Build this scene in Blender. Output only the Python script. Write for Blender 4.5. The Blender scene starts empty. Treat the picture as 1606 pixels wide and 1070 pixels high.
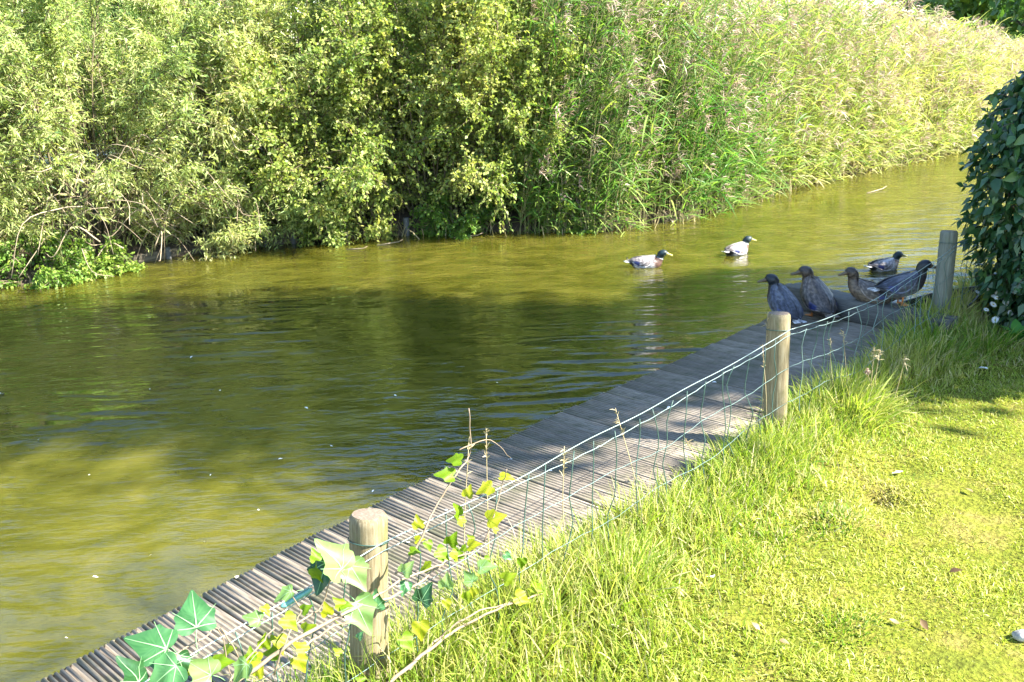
import bpy, math
import numpy as np
from mathutils import Matrix, Vector

rng = np.random.default_rng(11)
S = bpy.context.scene
COL = S.collection
rad = math.radians

# ------------------------------------------------------------------ camera
CAM = np.array([0.0, 0.0, 2.4])
FPX, CX, CY = 1500.0, 803.0, 535.0          # focal length in pixels of the 1606 x 1070 photograph
PITCH, ROLL = rad(18), rad(-2.5)
_R0 = np.array([1.0, 0, 0]); _F = np.array([0, math.cos(PITCH), -math.sin(PITCH)])
_U0 = np.array([0, math.sin(PITCH), math.cos(PITCH)])
_R = math.cos(ROLL) * _R0 + math.sin(ROLL) * _U0
_U = -math.sin(ROLL) * _R0 + math.cos(ROLL) * _U0
cd = bpy.data.cameras.new('camera'); cam = bpy.data.objects.new('camera', cd); COL.objects.link(cam)
cd.sensor_width = 36.0; cd.lens = FPX / 1606 * 36.0; cd.clip_start = 0.05; cd.clip_end = 2000
cam.matrix_world = Matrix(((_R[0], _U[0], -_F[0], CAM[0]), (_R[1], _U[1], -_F[1], CAM[1]),
                           (_R[2], _U[2], -_F[2], CAM[2]), (0, 0, 0, 1)))
S.camera = cam

# ------------------------------------------------------------------ light
SUN_EL, SUN_AZ = rad(41), rad(-12)           # azimuth measured from +x towards +y
SUN = np.array([math.cos(SUN_EL) * math.cos(SUN_AZ), math.cos(SUN_EL) * math.sin(SUN_AZ), math.sin(SUN_EL)])
w = bpy.data.worlds.new("World"); S.world = w; w.use_nodes = True
nt = w.node_tree; nt.nodes.clear()
sky = nt.nodes.new('ShaderNodeTexSky'); sky.sky_type = 'NISHITA'; sky.sun_disc = False
sky.sun_elevation = SUN_EL; sky.sun_rotation = math.pi / 2 - SUN_AZ
sky.air_density = 1.0; sky.dust_density = 0.2; sky.ozone_density = 2.5
bg = nt.nodes.new('ShaderNodeBackground'); bg.inputs[1].default_value = 0.108
wo = nt.nodes.new('ShaderNodeOutputWorld')
nt.links.new(sky.outputs[0], bg.inputs[0]); nt.links.new(bg.outputs[0], wo.inputs[0])
sd = bpy.data.lights.new('sun', 'SUN'); sd.energy = 5.0; sd.angle = rad(0.53); sd.color = (1.0, 0.965, 0.90)
so = bpy.data.objects.new('sun', sd); COL.objects.link(so); so.location = (20, -4, 18)
so.rotation_euler = Vector(SUN).to_track_quat('Z', 'Y').to_euler()
S.view_settings.view_transform = 'Standard'; S.view_settings.look = 'None'
S.view_settings.exposure = 2.6; S.view_settings.gamma = 1.0; S.view_settings.use_curve_mapping = False
S.render.engine = 'CYCLES'
S.cycles.max_bounces = 8; S.cycles.diffuse_bounces = 3; S.cycles.transmission_bounces = 4
S.cycles.use_denoising = True
S.cycles.sample_clamp_indirect = 8

# ------------------------------------------------------------------ placing
WZ = -0.22                                   # water level; the deck top is z = 0
def ray(px, py):
    d = (px - CX) * _R - (py - CY) * _U + FPX * _F
    return d / np.linalg.norm(d)
def at(px, py, z=0.0):
    d = ray(px, py); t = (z - CAM[2]) / d[2]
    return CAM + d * t
def project(P):
    P = np.asarray(P) - CAM; dp = P @ _F
    return CX + FPX * (P @ _R) / dp, CY - FPX * (P @ _U) / dp, dp
D2 = np.array([.679, .734]); D2 /= np.linalg.norm(D2)       # along the walkway
M2 = np.array([D2[1], -D2[0]])                               # across it, towards the lawn
O2 = at(55, 1070)[:2]
def uv(u, v, z=0.0):
    p = O2 + D2 * u + M2 * v
    return np.array([p[0], p[1], z])
def touv(p):
    q = np.asarray(p)[..., :2] - O2
    return q @ D2, q @ M2
FV = 1.245                                   # the fence line

# ------------------------------------------------------------------ helpers
def props(o, label=None, cat=None, group=None, kind=None):
    if label: o['label'] = label
    if cat: o['category'] = cat
    if group: o['group'] = group
    if kind: o['kind'] = kind
    return o
def empty(name, loc, label, cat, group=None, rz=0.0):
    o = bpy.data.objects.new(name, None); COL.objects.link(o)
    o.empty_display_size = 0.1
    o.location = loc; o.rotation_euler = (0, 0, rz)
    return props(o, label, cat, group)
def link(name, me, parent=None, world=True):
    o = bpy.data.objects.new(name, me); COL.objects.link(o)
    if parent is not None:
        o.parent = parent
        if world:
            m = Matrix.Translation(parent.location) @ parent.rotation_euler.to_matrix().to_4x4()
            pp = parent.parent
            if pp is not None:
                m = (Matrix.Translation(pp.location) @ pp.rotation_euler.to_matrix().to_4x4()) @ m
            o.matrix_parent_inverse = m.inverted()
    return o
def norm(a):
    return a / np.maximum(np.linalg.norm(a, axis=-1, keepdims=True), 1e-9)

class Geo:
    def __init__(s): s.V = []; s.Q = []; s.T = []; s.A = []; s.n = 0; s.QM = []; s.TM = []
    def add(s, v, q=None, t=None, tint=None, mat=0):
        v = np.asarray(v, float).reshape(-1, 3)
        if q is not None and len(q):
            q = np.asarray(q, np.int64).reshape(-1, 4); s.Q.append(q + s.n); s.QM.append(np.full(len(q), mat))
        if t is not None and len(t):
            t = np.asarray(t, np.int64).reshape(-1, 3); s.T.append(t + s.n); s.TM.append(np.full(len(t), mat))
        s.V.append(v); s.n += len(v)
        if tint is None: tint = 0.5
        s.A.append(np.broadcast_to(np.asarray(tint, float), (len(v),)))
    def mesh(s, name, mats, smooth=False):
        me = bpy.data.meshes.new(name)
        V = np.concatenate(s.V)
        q = np.concatenate(s.Q) if s.Q else np.zeros((0, 4), np.int64)
        t = np.concatenate(s.T) if s.T else np.zeros((0, 3), np.int64)
        me.vertices.add(len(V)); me.vertices.foreach_set('co', V.astype(np.float32).ravel())
        me.loops.add(q.size + t.size); me.polygons.add(len(q) + len(t))
        me.loops.foreach_set('vertex_index', np.concatenate([q.ravel(), t.ravel()]).astype(np.int32))
        st = np.concatenate([np.arange(len(q)) * 4, len(q) * 4 + np.arange(len(t)) * 3]).astype(np.int32)
        me.polygons.foreach_set('loop_start', st)
        mi = np.concatenate(([np.concatenate(s.QM)] if s.QM else []) + ([np.concatenate(s.TM)] if s.TM else []))
        me.polygons.foreach_set('material_index', mi.astype(np.int32))
        if smooth: me.polygons.foreach_set('use_smooth', np.ones(len(q) + len(t), bool))
        at_ = me.attributes.new('tint', 'FLOAT', 'POINT')
        at_.data.foreach_set('value', np.concatenate(s.A).astype(np.float32))
        for m in (mats if isinstance(mats, (list, tuple)) else [mats]): me.materials.append(m)
        me.update(calc_edges=True); me.validate()
        return me
    def obj(s, name, mats, parent=None, smooth=False, world=True):
        return link(name, s.mesh(name, mats, smooth), parent, world)

def ribbons(g, B, Dv, Sd, L, W, prof, droop=0.0, tint=None, mat=0, droopdir=None):
    """N leaves or blades: base B, direction Dv, side Sd, length L, width W, profile [(t, w)]."""
    N = len(B); Dv = norm(Dv); Sd = norm(Sd - (Sd * Dv).sum(-1, keepdims=True) * Dv)
    L = np.broadcast_to(L, (N,)); W = np.broadcast_to(W, (N,)); droop = np.broadcast_to(droop, (N,))
    dd = np.array([0, 0, -1.0]) if droopdir is None else droopdir
    cols = []; idx = []; k = 0
    for t, wd in prof:
        c = B + Dv * (L * t)[:, None] + dd * (droop * L * t * t)[:, None]
        if wd <= 0: cols.append(c[:, None]); idx.append((k,)); k += 1
        else:
            off = Sd * (W * wd * .5)[:, None]
            cols.append(np.stack([c - off, c + off], 1)); idx.append((k, k + 1)); k += 2
    V = np.concatenate(cols, 1)
    Q = []; T = []
    base = np.arange(N) * k
    for a, b in zip(idx[:-1], idx[1:]):
        if len(a) == 2 and len(b) == 2: Q.append(np.stack([base + a[0], base + a[1], base + b[1], base + b[0]], 1))
        elif len(a) == 1: T.append(np.stack([base + a[0], base + b[1], base + b[0]], 1))
        else: T.append(np.stack([base + a[0], base + a[1], base + b[0]], 1))
    tt = None if tint is None else np.repeat(np.broadcast_to(tint, (N,)), k)
    g.add(V.reshape(-1, 3), np.concatenate(Q) if Q else None, np.concatenate(T) if T else None, tt, mat)

def rhombs(g, B, Dv, Sd, L, W, tint, droop=0.15, mat=0):
    N = len(B); Dv = norm(Dv); Sd = norm(Sd - (Sd * Dv).sum(-1, keepdims=True) * Dv)
    L = np.broadcast_to(L, (N,))[:, None]; W = np.broadcast_to(W, (N,))[:, None]
    z = np.array([0, 0, -1.0]) * droop * L
    mid = B + Dv * L * .45
    V = np.stack([B, mid + Sd * W * .5, B + Dv * L + z, mid - Sd * W * .5], 1)
    b = np.arange(N) * 4
    g.add(V.reshape(-1, 3), np.stack([b, b + 1, b + 2, b + 3], 1), None, np.repeat(tint, 4), mat)

def tubes(g, P, R, n=4, tint=None, mat=0, cap=False):
    """P (N,K,3) centre lines, R (N,K) radii."""
    P = np.asarray(P, float); N, K, _ = P.shape; R = np.broadcast_to(R, (N, K))
    T = norm(np.gradient(P, axis=1))
    mean = norm(T.mean(1))
    ref = np.where(np.abs(mean[:, 2:3]) < .8, np.array([[0, 0, 1.0]]), np.array([[1.0, 0, 0]]))
    A = norm(np.cross(T, ref[:, None, :])); Bv = np.cross(T, A)
    a = np.arange(n) * 2 * math.pi / n
    V = P[:, :, None, :] + R[:, :, None, None] * (A[:, :, None, :] * np.cos(a)[None, None, :, None] + Bv[:, :, None, :] * np.sin(a)[None, None, :, None])
    base = (np.arange(N) * K * n)[:, None, None] + (np.arange(K - 1) * n)[None, :, None]
    i = np.arange(n)[None, None, :]; j = (i + 1) % n
    Q = np.stack([base + i, base + j, base + n + j, base + n + i], -1).reshape(-1, 4)
    tt = None if tint is None else np.repeat(np.broadcast_to(tint, (N,)), K * n)
    Tt = None
    if cap:
        c = []
        for q in range(N):
            b0 = q * K * n; e0 = b0 + (K - 1) * n
            for m in range(1, n - 1):
                c.append((b0, b0 + m + 1, b0 + m)); c.append((e0, e0 + m, e0 + m + 1))
        Tt = np.array(c)
    g.add(V.reshape(-1, 3), Q, Tt, tt, mat)
def tube(g, pts, r, n=6, tint=None, mat=0, cap=True):
    pts = np.asarray(pts, float); r = np.broadcast_to(r, (len(pts),))
    tubes(g, pts[None], np.asarray(r)[None], n, tint, mat, cap)
def smooth_path(pts, k=6):
    pts = np.asarray(pts, float)
    P = np.vstack([2 * pts[0] - pts[1], pts, 2 * pts[-1] - pts[-2]]); out = []
    for i in range(1, len(P) - 2):
        for t in np.arange(k) / k:
            a, b, c, d = P[i - 1:i + 3]
            out.append(.5 * (2 * b + (c - a) * t + (2 * a - 5 * b + 4 * c - d) * t * t + (3 * b - a - 3 * c + d) * t ** 3))
    out.append(pts[-1]); return np.array(out)
def box(g, c, ax, ay, az, tint=None, mat=0, bev=0.0):
    """box with half-axis vectors, chamfered a little on its long edges when bev > 0"""
    c, ax, ay, az = map(np.asarray, (c, ax, ay, az))
    if bev <= 0:
        s = np.array([(x, y, z) for z in (-1, 1) for y in (-1, 1) for x in (-1, 1)], float)
        V = c + s[:, :1] * ax + s[:, 1:2] * ay + s[:, 2:] * az
        g.add(V, [(0, 2, 3, 1), (4, 5, 7, 6), (0, 1, 5, 4), (2, 6, 7, 3), (0, 4, 6, 2), (1, 3, 7, 5)], None, tint, mat); return
    ly, lz = np.linalg.norm(ay), np.linalg.norm(az); by, bz = 1 - bev / ly, 1 - bev / lz
    prof = [(-1, -bz), (-by, -1), (by, -1), (1, -bz), (1, bz), (by, 1), (-by, 1), (-1, bz)]
    V = np.array([c + sx * ax + p * ay + q * az for sx in (-1, 1) for p, q in prof])
    Q = [(i, (i + 1) % 8, 8 + (i + 1) % 8, 8 + i) for i in range(8)]
    Q += [(0, 7, 4, 3), (3, 2, 1, 0), (7, 6, 5, 4), (8, 11, 12, 15), (11, 8, 9, 10), (15, 12, 13, 14)]
    g.add(V, Q, None, tint, mat)
def vnoise(x, y, seed=0):
    """cheap smooth noise, about -1..1"""
    r = np.random.default_rng(seed); o = 0
    for k in range(7):
        a = r.uniform(0, 6.28); f = r.uniform(.7, 1.5); ph = r.uniform(0, 6.28)
        o = o + np.sin((x * math.cos(a) + y * math.sin(a)) * f + ph + .7 * np.sin((x * math.sin(a) - y * math.cos(a)) * f * .8 + ph * 2))
    return o / 4.0
def rdir(n, r=rng):
    return norm(r.normal(size=(n, 3)))

# ------------------------------------------------------------------ materials
def mat(name):
    m = bpy.data.materials.new(name); m.use_nodes = True
    t = m.node_tree; t.nodes.clear()
    return m, t, t.nodes.new, t.links.new
def ramp(node, stops):
    e = node.color_ramp.elements
    while len(e) < len(stops): e.new(.5)
    for el, (p, c) in zip(e, stops): el.position = p; el.color = (*c, 1)
def leaf_mat(name, stops, trans=.4, tboost=(1.15, 1.2, .6), rough=.5, spec=.35):
    m, t, N, L = mat(name)
    a = N('ShaderNodeAttribute'); a.attribute_name = 'tint'
    r = N('ShaderNodeValToRGB'); ramp(r, stops); L(a.outputs['Fac'], r.inputs[0])
    p = N('ShaderNodeBsdfPrincipled'); p.inputs['Roughness'].default_value = rough
    p.inputs['Specular IOR Level'].default_value = spec
    L(r.outputs[0], p.inputs['Base Color'])
    mx = N('ShaderNodeMix'); mx.data_type = 'RGBA'; mx.blend_type = 'MULTIPLY'; mx.inputs[0].default_value = 1
    L(r.outputs[0], mx.inputs[6]); mx.inputs[7].default_value = (*tboost, 1)
    tr = N('ShaderNodeBsdfTranslucent'); L(mx.outputs[2], tr.inputs[0])
    ms = N('ShaderNodeMixShader'); ms.inputs[0].default_value = trans
    L(p.outputs[0], ms.inputs[1]); L(tr.outputs[0], ms.inputs[2])
    o = N('ShaderNodeOutputMaterial'); L(ms.outputs[0], o.inputs[0])
    return m
def noise_mat(name, stops, scale=8, rough=.8, bump=.3, stretch=(1, 1, 1), detail=6, spec=.3, bdist=.02, metallic=0):
    m, t, N, L = mat(name)
    tc = N('ShaderNodeTexCoord'); mp = N('ShaderNodeMapping'); mp.inputs['Scale'].default_value = stretch
    L(tc.outputs['Object'], mp.inputs[0])
    n = N('ShaderNodeTexNoise'); n.inputs['Scale'].default_value = scale; n.inputs['Detail'].default_value = detail
    n.inputs['Roughness'].default_value = .65
    L(mp.outputs[0], n.inputs['Vector'])
    r = N('ShaderNodeValToRGB'); ramp(r, stops); L(n.outputs[0], r.inputs[0])
    p = N('ShaderNodeBsdfPrincipled'); p.inputs['Roughness'].default_value = rough
    p.inputs['Specular IOR Level'].default_value = spec; p.inputs['Metallic'].default_value = metallic
    L(r.outputs[0], p.inputs['Base Color'])
    b = N('ShaderNodeBump'); b.inputs['Strength'].default_value = bump; b.inputs['Distance'].default_value = bdist
    L(n.outputs[0], b.inputs['Height']); L(b.outputs[0], p.inputs['Normal'])
    o = N('ShaderNodeOutputMaterial'); L(p.outputs[0], o.inputs[0])
    return m
def wood_mat(name, c0, c1, c2, axis=0, scale=9.0, moss=None, rough=.75, tintmix=True):
    """weathered timber: grain along one object axis, cracks, a per-piece tint and optional algae patches"""
    m, t, N, L = mat(name)
    tc = N('ShaderNodeTexCoord'); mp = N('ShaderNodeMapping')
    sc = [12.0, 12.0, 12.0]; sc[axis] = .9; mp.inputs['Scale'].default_value = sc
    L(tc.outputs['Object'], mp.inputs[0])
    n = N('ShaderNodeTexNoise'); n.inputs['Scale'].default_value = scale; n.inputs['Detail'].default_value = 8
    n.inputs['Roughness'].default_value = .7; L(mp.outputs[0], n.inputs['Vector'])
    r = N('ShaderNodeValToRGB'); ramp(r, [(.3, c0), (.5, c1), (.7, c2)]); L(n.outputs[0], r.inputs[0])
    a = N('ShaderNodeAttribute'); a.attribute_name = 'tint'
    ml = N('ShaderNodeMath'); ml.operation = 'MULTIPLY_ADD'; ml.inputs[1].default_value = .8; ml.inputs[2].default_value = .6
    L(a.outputs['Fac'], ml.inputs[0])
    mx = N('ShaderNodeMix'); mx.data_type = 'RGBA'; mx.blend_type = 'MULTIPLY'; mx.inputs[0].default_value = 1
    L(r.outputs[0], mx.inputs[6]); L(ml.outputs[0], mx.inputs[7])
    col = mx.outputs[2]
    n2 = N('ShaderNodeTexNoise'); n2.inputs['Scale'].default_value = 3.2; n2.inputs['Detail'].default_value = 7
    n2.inputs['Roughness'].default_value = .7
    L(tc.outputs['Object'], n2.inputs['Vector'])
    if moss:
        r2 = N('ShaderNodeValToRGB'); ramp(r2, [(.48, (0, 0, 0)), (.66, (1, 1, 1))]); L(n2.outputs[0], r2.inputs[0])
        m2 = N('ShaderNodeMix'); m2.data_type = 'RGBA'; L(r2.outputs[0], m2.inputs[0]); L(col, m2.inputs[6])
        m2.inputs[7].default_value = (*moss, 1); col = m2.outputs[2]
    p = N('ShaderNodeBsdfPrincipled'); p.inputs['Roughness'].default_value = rough; L(col, p.inputs['Base Color'])
    p.inputs['Specular IOR Level'].default_value = .35
    b = N('ShaderNodeBump'); b.inputs['Strength'].default_value = .5; b.inputs['Distance'].default_value = .004
    L(n.outputs[0], b.inputs['Height']); L(b.outputs[0], p.inputs['Normal'])
    o = N('ShaderNodeOutputMaterial'); L(p.outputs[0], o.inputs[0])
    return m
def plain(name, c, rough=.5, metallic=0, spec=.5):
    return noise_mat(name, [(.3, tuple(x * .75 for x in c)), (.7, tuple(min(1, x * 1.2) for x in c))], 30, rough, .1, spec=spec, metallic=metallic)

M_grass = leaf_mat('lawn_blade', [(0, (.15, .24, .016)), (.45, (.30, .35, .042)), (.8, (.43, .41, .09)), (1, (.50, .40, .2))], .4)
M_tall = leaf_mat('tall_grass_blade', [(0, (.09, .20, .015)), (.45, (.22, .30, .035)), (.8, (.37, .37, .09)), (1, (.50, .43, .25))], .45)
M_reed = leaf_mat('reed_leaf', [(0, (.07, .19, .03)), (.35, (.19, .29, .06)), (.7, (.36, .40, .11)), (1, (.56, .49, .25))], .48)
M_reedstem = leaf_mat('reed_stem', [(0, (.13, .16, .04)), (.5, (.28, .24, .11)), (1, (.40, .31, .17))], .1)
M_plume = leaf_mat('reed_plume', [(0, (.30, .20, .15)), (.5, (.46, .34, .26)), (1, (.60, .50, .38))], .4, (1, .95, .9))
M_willow = leaf_mat('willow_leaf', [(0, (.09, .19, .06)), (.4, (.26, .34, .10)), (.75, (.42, .45, .17)), (1, (.55, .49, .22))], .46)
M_shrub = leaf_mat('shrub_leaf', [(0, (.08, .17, .04)), (.4, (.22, .29, .06)), (.75, (.37, .39, .11)), (1, (.54, .48, .15))], .46)
M_bramble = leaf_mat('bramble_leaf', [(0, (.05, .13, .02)), (.5, (.13, .23, .03)), (1, (.28, .34, .06))], .4)
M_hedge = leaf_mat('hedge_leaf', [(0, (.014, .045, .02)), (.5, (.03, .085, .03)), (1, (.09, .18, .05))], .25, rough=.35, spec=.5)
M_tree = leaf_mat('tree_leaf', [(0, (.03, .09, .02)), (.5, (.06, .14, .03)), (1, (.12, .2, .04))], .3)
M_twig = noise_mat('twig_bark', [(.3, (.07, .055, .03)), (.7, (.2, .16, .09))], 6, .85)
M_bark = noise_mat('tree_bark', [(.3, (.05, .04, .03)), (.7, (.14, .11, .08))], 9, .9, .6)
M_dry = noise_mat('dry_twig', [(.3, (.20, .15, .09)), (.7, (.38, .30, .20))], 6, .85)
M_ivy = leaf_mat('ivy_leaf', [(0, (.012, .05, .012)), (.5, (.03, .11, .03)), (1, (.065, .175, .055))], .3, rough=.35, spec=.5)
M_ivypale = leaf_mat('pale_ivy_leaf', [(0, (.11, .21, .05)), (1, (.20, .29, .09))], .4, rough=.4)
M_vein = leaf_mat('ivy_vein', [(0, (.18, .34, .14)), (1, (.26, .42, .2))], .2)
M_young = leaf_mat('young_yellow_leaf', [(0, (.09, .20, .006)), (.5, (.18, .26, .006)), (1, (.30, .28, .01))], .5)
M_vine = noise_mat('vine_stem', [(.3, (.14, .10, .06)), (.7, (.28, .21, .14))], 20, .8)
M_deck = wood_mat('deck_timber', (.10, .078, .054), (.172, .141, .104), (.25, .212, .16), 0, moss=(.085, .08, .045))
M_beam = wood_mat('sleeper_timber', (.05, .047, .043), (.09, .088, .08), (.15, .145, .13), 0)
M_post = wood_mat('post_timber', (.08, .058, .03), (.155, .12, .062), (.235, .2, .125), 2, moss=(.09, .095, .02))
M_postend = wood_mat('post_end_grain', (.085, .06, .04), (.15, .11, .075), (.22, .175, .13), 2)
M_postgrey = wood_mat('shaded_post_timber', (.09, .09, .07), (.15, .155, .12), (.22, .225, .18), 2, moss=(.09, .12, .05))  # weathered grey-green; the far posts' shade is partly put into this colour
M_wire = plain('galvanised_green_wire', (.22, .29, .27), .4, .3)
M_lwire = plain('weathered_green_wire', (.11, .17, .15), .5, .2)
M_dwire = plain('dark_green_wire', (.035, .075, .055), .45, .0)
M_pale = plain('pale_debris', (.7, .68, .6), .7)
M_soil = noise_mat('soil', [(.3, (.03, .022, .014)), (.7, (.09, .065, .04))], 14, .95, .8)
M_stone = noise_mat('stone', [(.3, (.12, .11, .10)), (.7, (.5, .48, .44))], 18, .8, .5)
M_hull = plain('black_hull', (.018, .014, .022), .4)
M_yellow = plain('yellow_rope', (.55, .42, .03), .6)
M_petal = plain('white_petal', (.78, .78, .74), .6)
M_rush = noise_mat('revetment_board', [(.3, (.03, .025, .018)), (.7, (.17, .14, .09))], 5, .9, .5, (1, 1, 6))
M_brown = leaf_mat('fallen_leaf', [(0, (.06, .03, .015)), (.5, (.15, .09, .035)), (1, (.27, .2, .11))], .2)

# lawn soil and moss
m, t, N, L = mat('mossy_lawn'); M_lawn = m
tc = N('ShaderNodeTexCoord')
n1 = N('ShaderNodeTexNoise'); n1.inputs['Scale'].default_value = 3.0; n1.inputs['Detail'].default_value = 8; n1.inputs['Roughness'].default_value = .7
n2 = N('ShaderNodeTexNoise'); n2.inputs['Scale'].default_value = 45; n2.inputs['Detail'].default_value = 6
L(tc.outputs['Object'], n1.inputs['Vector']); L(tc.outputs['Object'], n2.inputs['Vector'])
r1 = N('ShaderNodeValToRGB'); ramp(r1, [(.3, (.07, .09, .011)), (.5, (.14, .15, .016)), (.68, (.20, .16, .045))]); L(n1.outputs[0], r1.inputs[0])
r2 = N('ShaderNodeValToRGB'); ramp(r2, [(.35, (.45, .42, .40)), (.6, (1, 1, 1))]); L(n2.outputs[0], r2.inputs[0])
mx = N('ShaderNodeMix'); mx.data_type = 'RGBA'; mx.blend_type = 'MULTIPLY'; mx.inputs[0].default_value = .8
L(r1.outputs[0], mx.inputs[6]); L(r2.outputs[0], mx.inputs[7])
p = N('ShaderNodeBsdfPrincipled'); p.inputs['Roughness'].default_value = .95; p.inputs['Specular IOR Level'].default_value = .1
L(mx.outputs[2], p.inputs['Base Color'])
b = N('ShaderNodeBump'); b.inputs['Strength'].default_value = 1; b.inputs['Distance'].default_value = .02
L(n2.outputs[0], b.inputs['Height']); L(b.outputs[0], p.inputs['Normal'])
o = N('ShaderNodeOutputMaterial'); L(p.outputs[0], o.inputs[0])

# murky olive water: silt in suspension gives the body colour, the clear surface above it the reflections
m, t, N, L = mat('murky_water'); M_water = m
tc = N('ShaderNodeTexCoord')
silt = N('ShaderNodeTexNoise'); silt.inputs['Scale'].default_value = .9; silt.inputs['Detail'].default_value = 7
silt.inputs['Roughness'].default_value = .6; silt.inputs['Distortion'].default_value = 2.4
L(tc.outputs['Object'], silt.inputs['Vector'])
rs = N('ShaderNodeValToRGB'); ramp(rs, [(.3, (.030, .030, .003)), (.5, (.054, .051, .006)), (.7, (.084, .074, .012))]); L(silt.outputs[0], rs.inputs[0])
p = N('ShaderNodeBsdfPrincipled'); p.inputs['Roughness'].default_value = .04; p.inputs['IOR'].default_value = 1.333; p.inputs['Specular IOR Level'].default_value = 1.0
p.subsurface_method = 'BURLEY'; p.inputs['Subsurface Weight'].default_value = 1.0
p.inputs['Subsurface Radius'].default_value = (1.0, .9, .35); p.inputs['Subsurface Scale'].default_value = .45
L(rs.outputs[0], p.inputs['Base Color'])
mp = N('ShaderNodeMapping'); mp.inputs['Rotation'].default_value = (0, 0, rad(-12)); mp.inputs['Scale'].default_value = (1, 2.6, 1)
L(tc.outputs['Object'], mp.inputs[0])
wv = N('ShaderNodeTexNoise'); wv.inputs['Scale'].default_value = 2.3; wv.inputs['Detail'].default_value = 3; wv.inputs['Roughness'].default_value = .5
L(mp.outputs[0], wv.inputs['Vector'])
wv2 = N('ShaderNodeTexNoise'); wv2.inputs['Scale'].default_value = 11; wv2.inputs['Detail'].default_value = 2
L(mp.outputs[0], wv2.inputs['Vector'])
# ring ripples spreading from the swimming birds and the deck
ad = N('ShaderNodeMath'); ad.operation = 'MULTIPLY_ADD'; ad.inputs[1].default_value = .12
L(wv2.outputs[0], ad.inputs[0]); L(wv.outputs[0], ad.inputs[2])
sp_ = N('ShaderNodeSeparateXYZ')
def ripple_patch(cx_, cy_, r0, amp, scale, prev):
    v_ = N('ShaderNodeVectorMath'); v_.operation = 'DISTANCE'; v_.inputs[1].default_value = (cx_, cy_, WZ); L(tc.outputs['Object'], v_.inputs[0])
    mr = N('ShaderNodeMapRange'); mr.interpolation_type = 'SMOOTHSTEP'; mr.inputs['From Min'].default_value = r0 * .15; mr.inputs['From Max'].default_value = r0
    mr.inputs['To Min'].default_value = amp; mr.inputs['To Max'].default_value = 0; L(v_.outputs['Value'], mr.inputs[0])
    wt = N('ShaderNodeTexNoise'); wt.inputs['Scale'].default_value = scale; wt.inputs['Detail'].default_value = 1.5
    wt.inputs['Roughness'].default_value = .45; wt.inputs['Distortion'].default_value = .6; L(mp2.outputs[0], wt.inputs['Vector'])
    a_ = N('ShaderNodeMath'); a_.operation = 'MULTIPLY_ADD'; L(wt.outputs[0], a_.inputs[0]); L(mr.outputs[0], a_.inputs[1]); L(prev, a_.inputs[2])
    return a_.outputs[0]
mp2 = N('ShaderNodeMapping'); mp2.inputs['Rotation'].default_value = (0, 0, rad(12)); mp2.inputs['Scale'].default_value = (.42, 1.6, 1); L(tc.outputs['Object'], mp2.inputs[0])
hgt = ad.outputs[0]
for cx_, cy_, r0, amp, sc_ in [(*at(960, 570, WZ)[:2], 2.3, 3.8, 2.1), (*at(400, 500, WZ)[:2], 1.5, 6.5, 2.8), (*at(1400, 400, WZ)[:2], 3.0, 1.4, 2.4), (*at(1100, 460, WZ)[:2], 2.6, .8, 2.6), (*at(130, 650, WZ)[:2], .8, 2.5, 3.5)]:
    hgt = ripple_patch(float(cx_), float(cy_), r0, amp, sc_, hgt)
cm = N('ShaderNodeTexNoise'); cm.inputs['Scale'].default_value = .35; cm.inputs['Detail'].default_value = 2     # calm and rippled patches
L(tc.outputs['Object'], cm.inputs['Vector'])
rc = N('ShaderNodeMapRange'); rc.inputs['From Min'].default_value = .35; rc.inputs['From Max'].default_value = .65
rc.inputs['To Min'].default_value = .18; rc.inputs['To Max'].default_value = .95; L(cm.outputs[0], rc.inputs[0])
b = N('ShaderNodeBump'); b.inputs['Distance'].default_value = .042
L(rc.outputs[0], b.inputs['Strength']); L(hgt, b.inputs['Height']); L(b.outputs[0], p.inputs['Normal'])
o = N('ShaderNodeOutputMaterial'); L(p.outputs[0], o.inputs[0])

# plumage: colour attribute with fine barring
m, t, N, L = mat('plumage'); M_plum = m
a = N('ShaderNodeAttribute'); a.attribute_name = 'plumage'
tc = N('ShaderNodeTexCoord'); n = N('ShaderNodeTexNoise'); n.inputs['Scale'].default_value = 60; n.inputs['Detail'].default_value = 3
mp = N('ShaderNodeMapping'); mp.inputs['Scale'].default_value = (.5, 1, 1); L(tc.outputs['Object'], mp.inputs[0]); L(mp.outputs[0], n.inputs['Vector'])
r = N('ShaderNodeValToRGB'); ramp(r, [(.38, (.30, .27, .26)), (.58, (1.15, 1.12, 1.1))]); L(n.outputs[0], r.inputs[0])
mx = N('ShaderNodeMix'); mx.data_type = 'RGBA'; mx.blend_type = 'MULTIPLY'; mx.inputs[0].default_value = .75
L(a.outputs['Color'], mx.inputs[6]); L(r.outputs[0], mx.inputs[7])
p = N('ShaderNodeBsdfPrincipled'); p.inputs['Roughness'].default_value = .5; p.inputs['Specular IOR Level'].default_value = .4; L(mx.outputs[2], p.inputs['Base Color'])
b = N('ShaderNodeBump'); b.inputs['Strength'].default_value = .3; b.inputs['Distance'].default_value = .004
L(n.outputs[0], b.inputs['Height']); L(b.outputs[0], p.inputs['Normal'])
o = N('ShaderNodeOutputMaterial'); L(p.outputs[0], o.inputs[0])
M_bill_y = plain('olive_bill', (.42, .36, .07), .45)
M_bill_o = plain('orange_brown_bill', (.10, .065, .03), .45)
M_leg = plain('orange_leg', (.55, .20, .06), .5)
M_eye = plain('dark_eye', (.01, .01, .01), .15)

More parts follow.
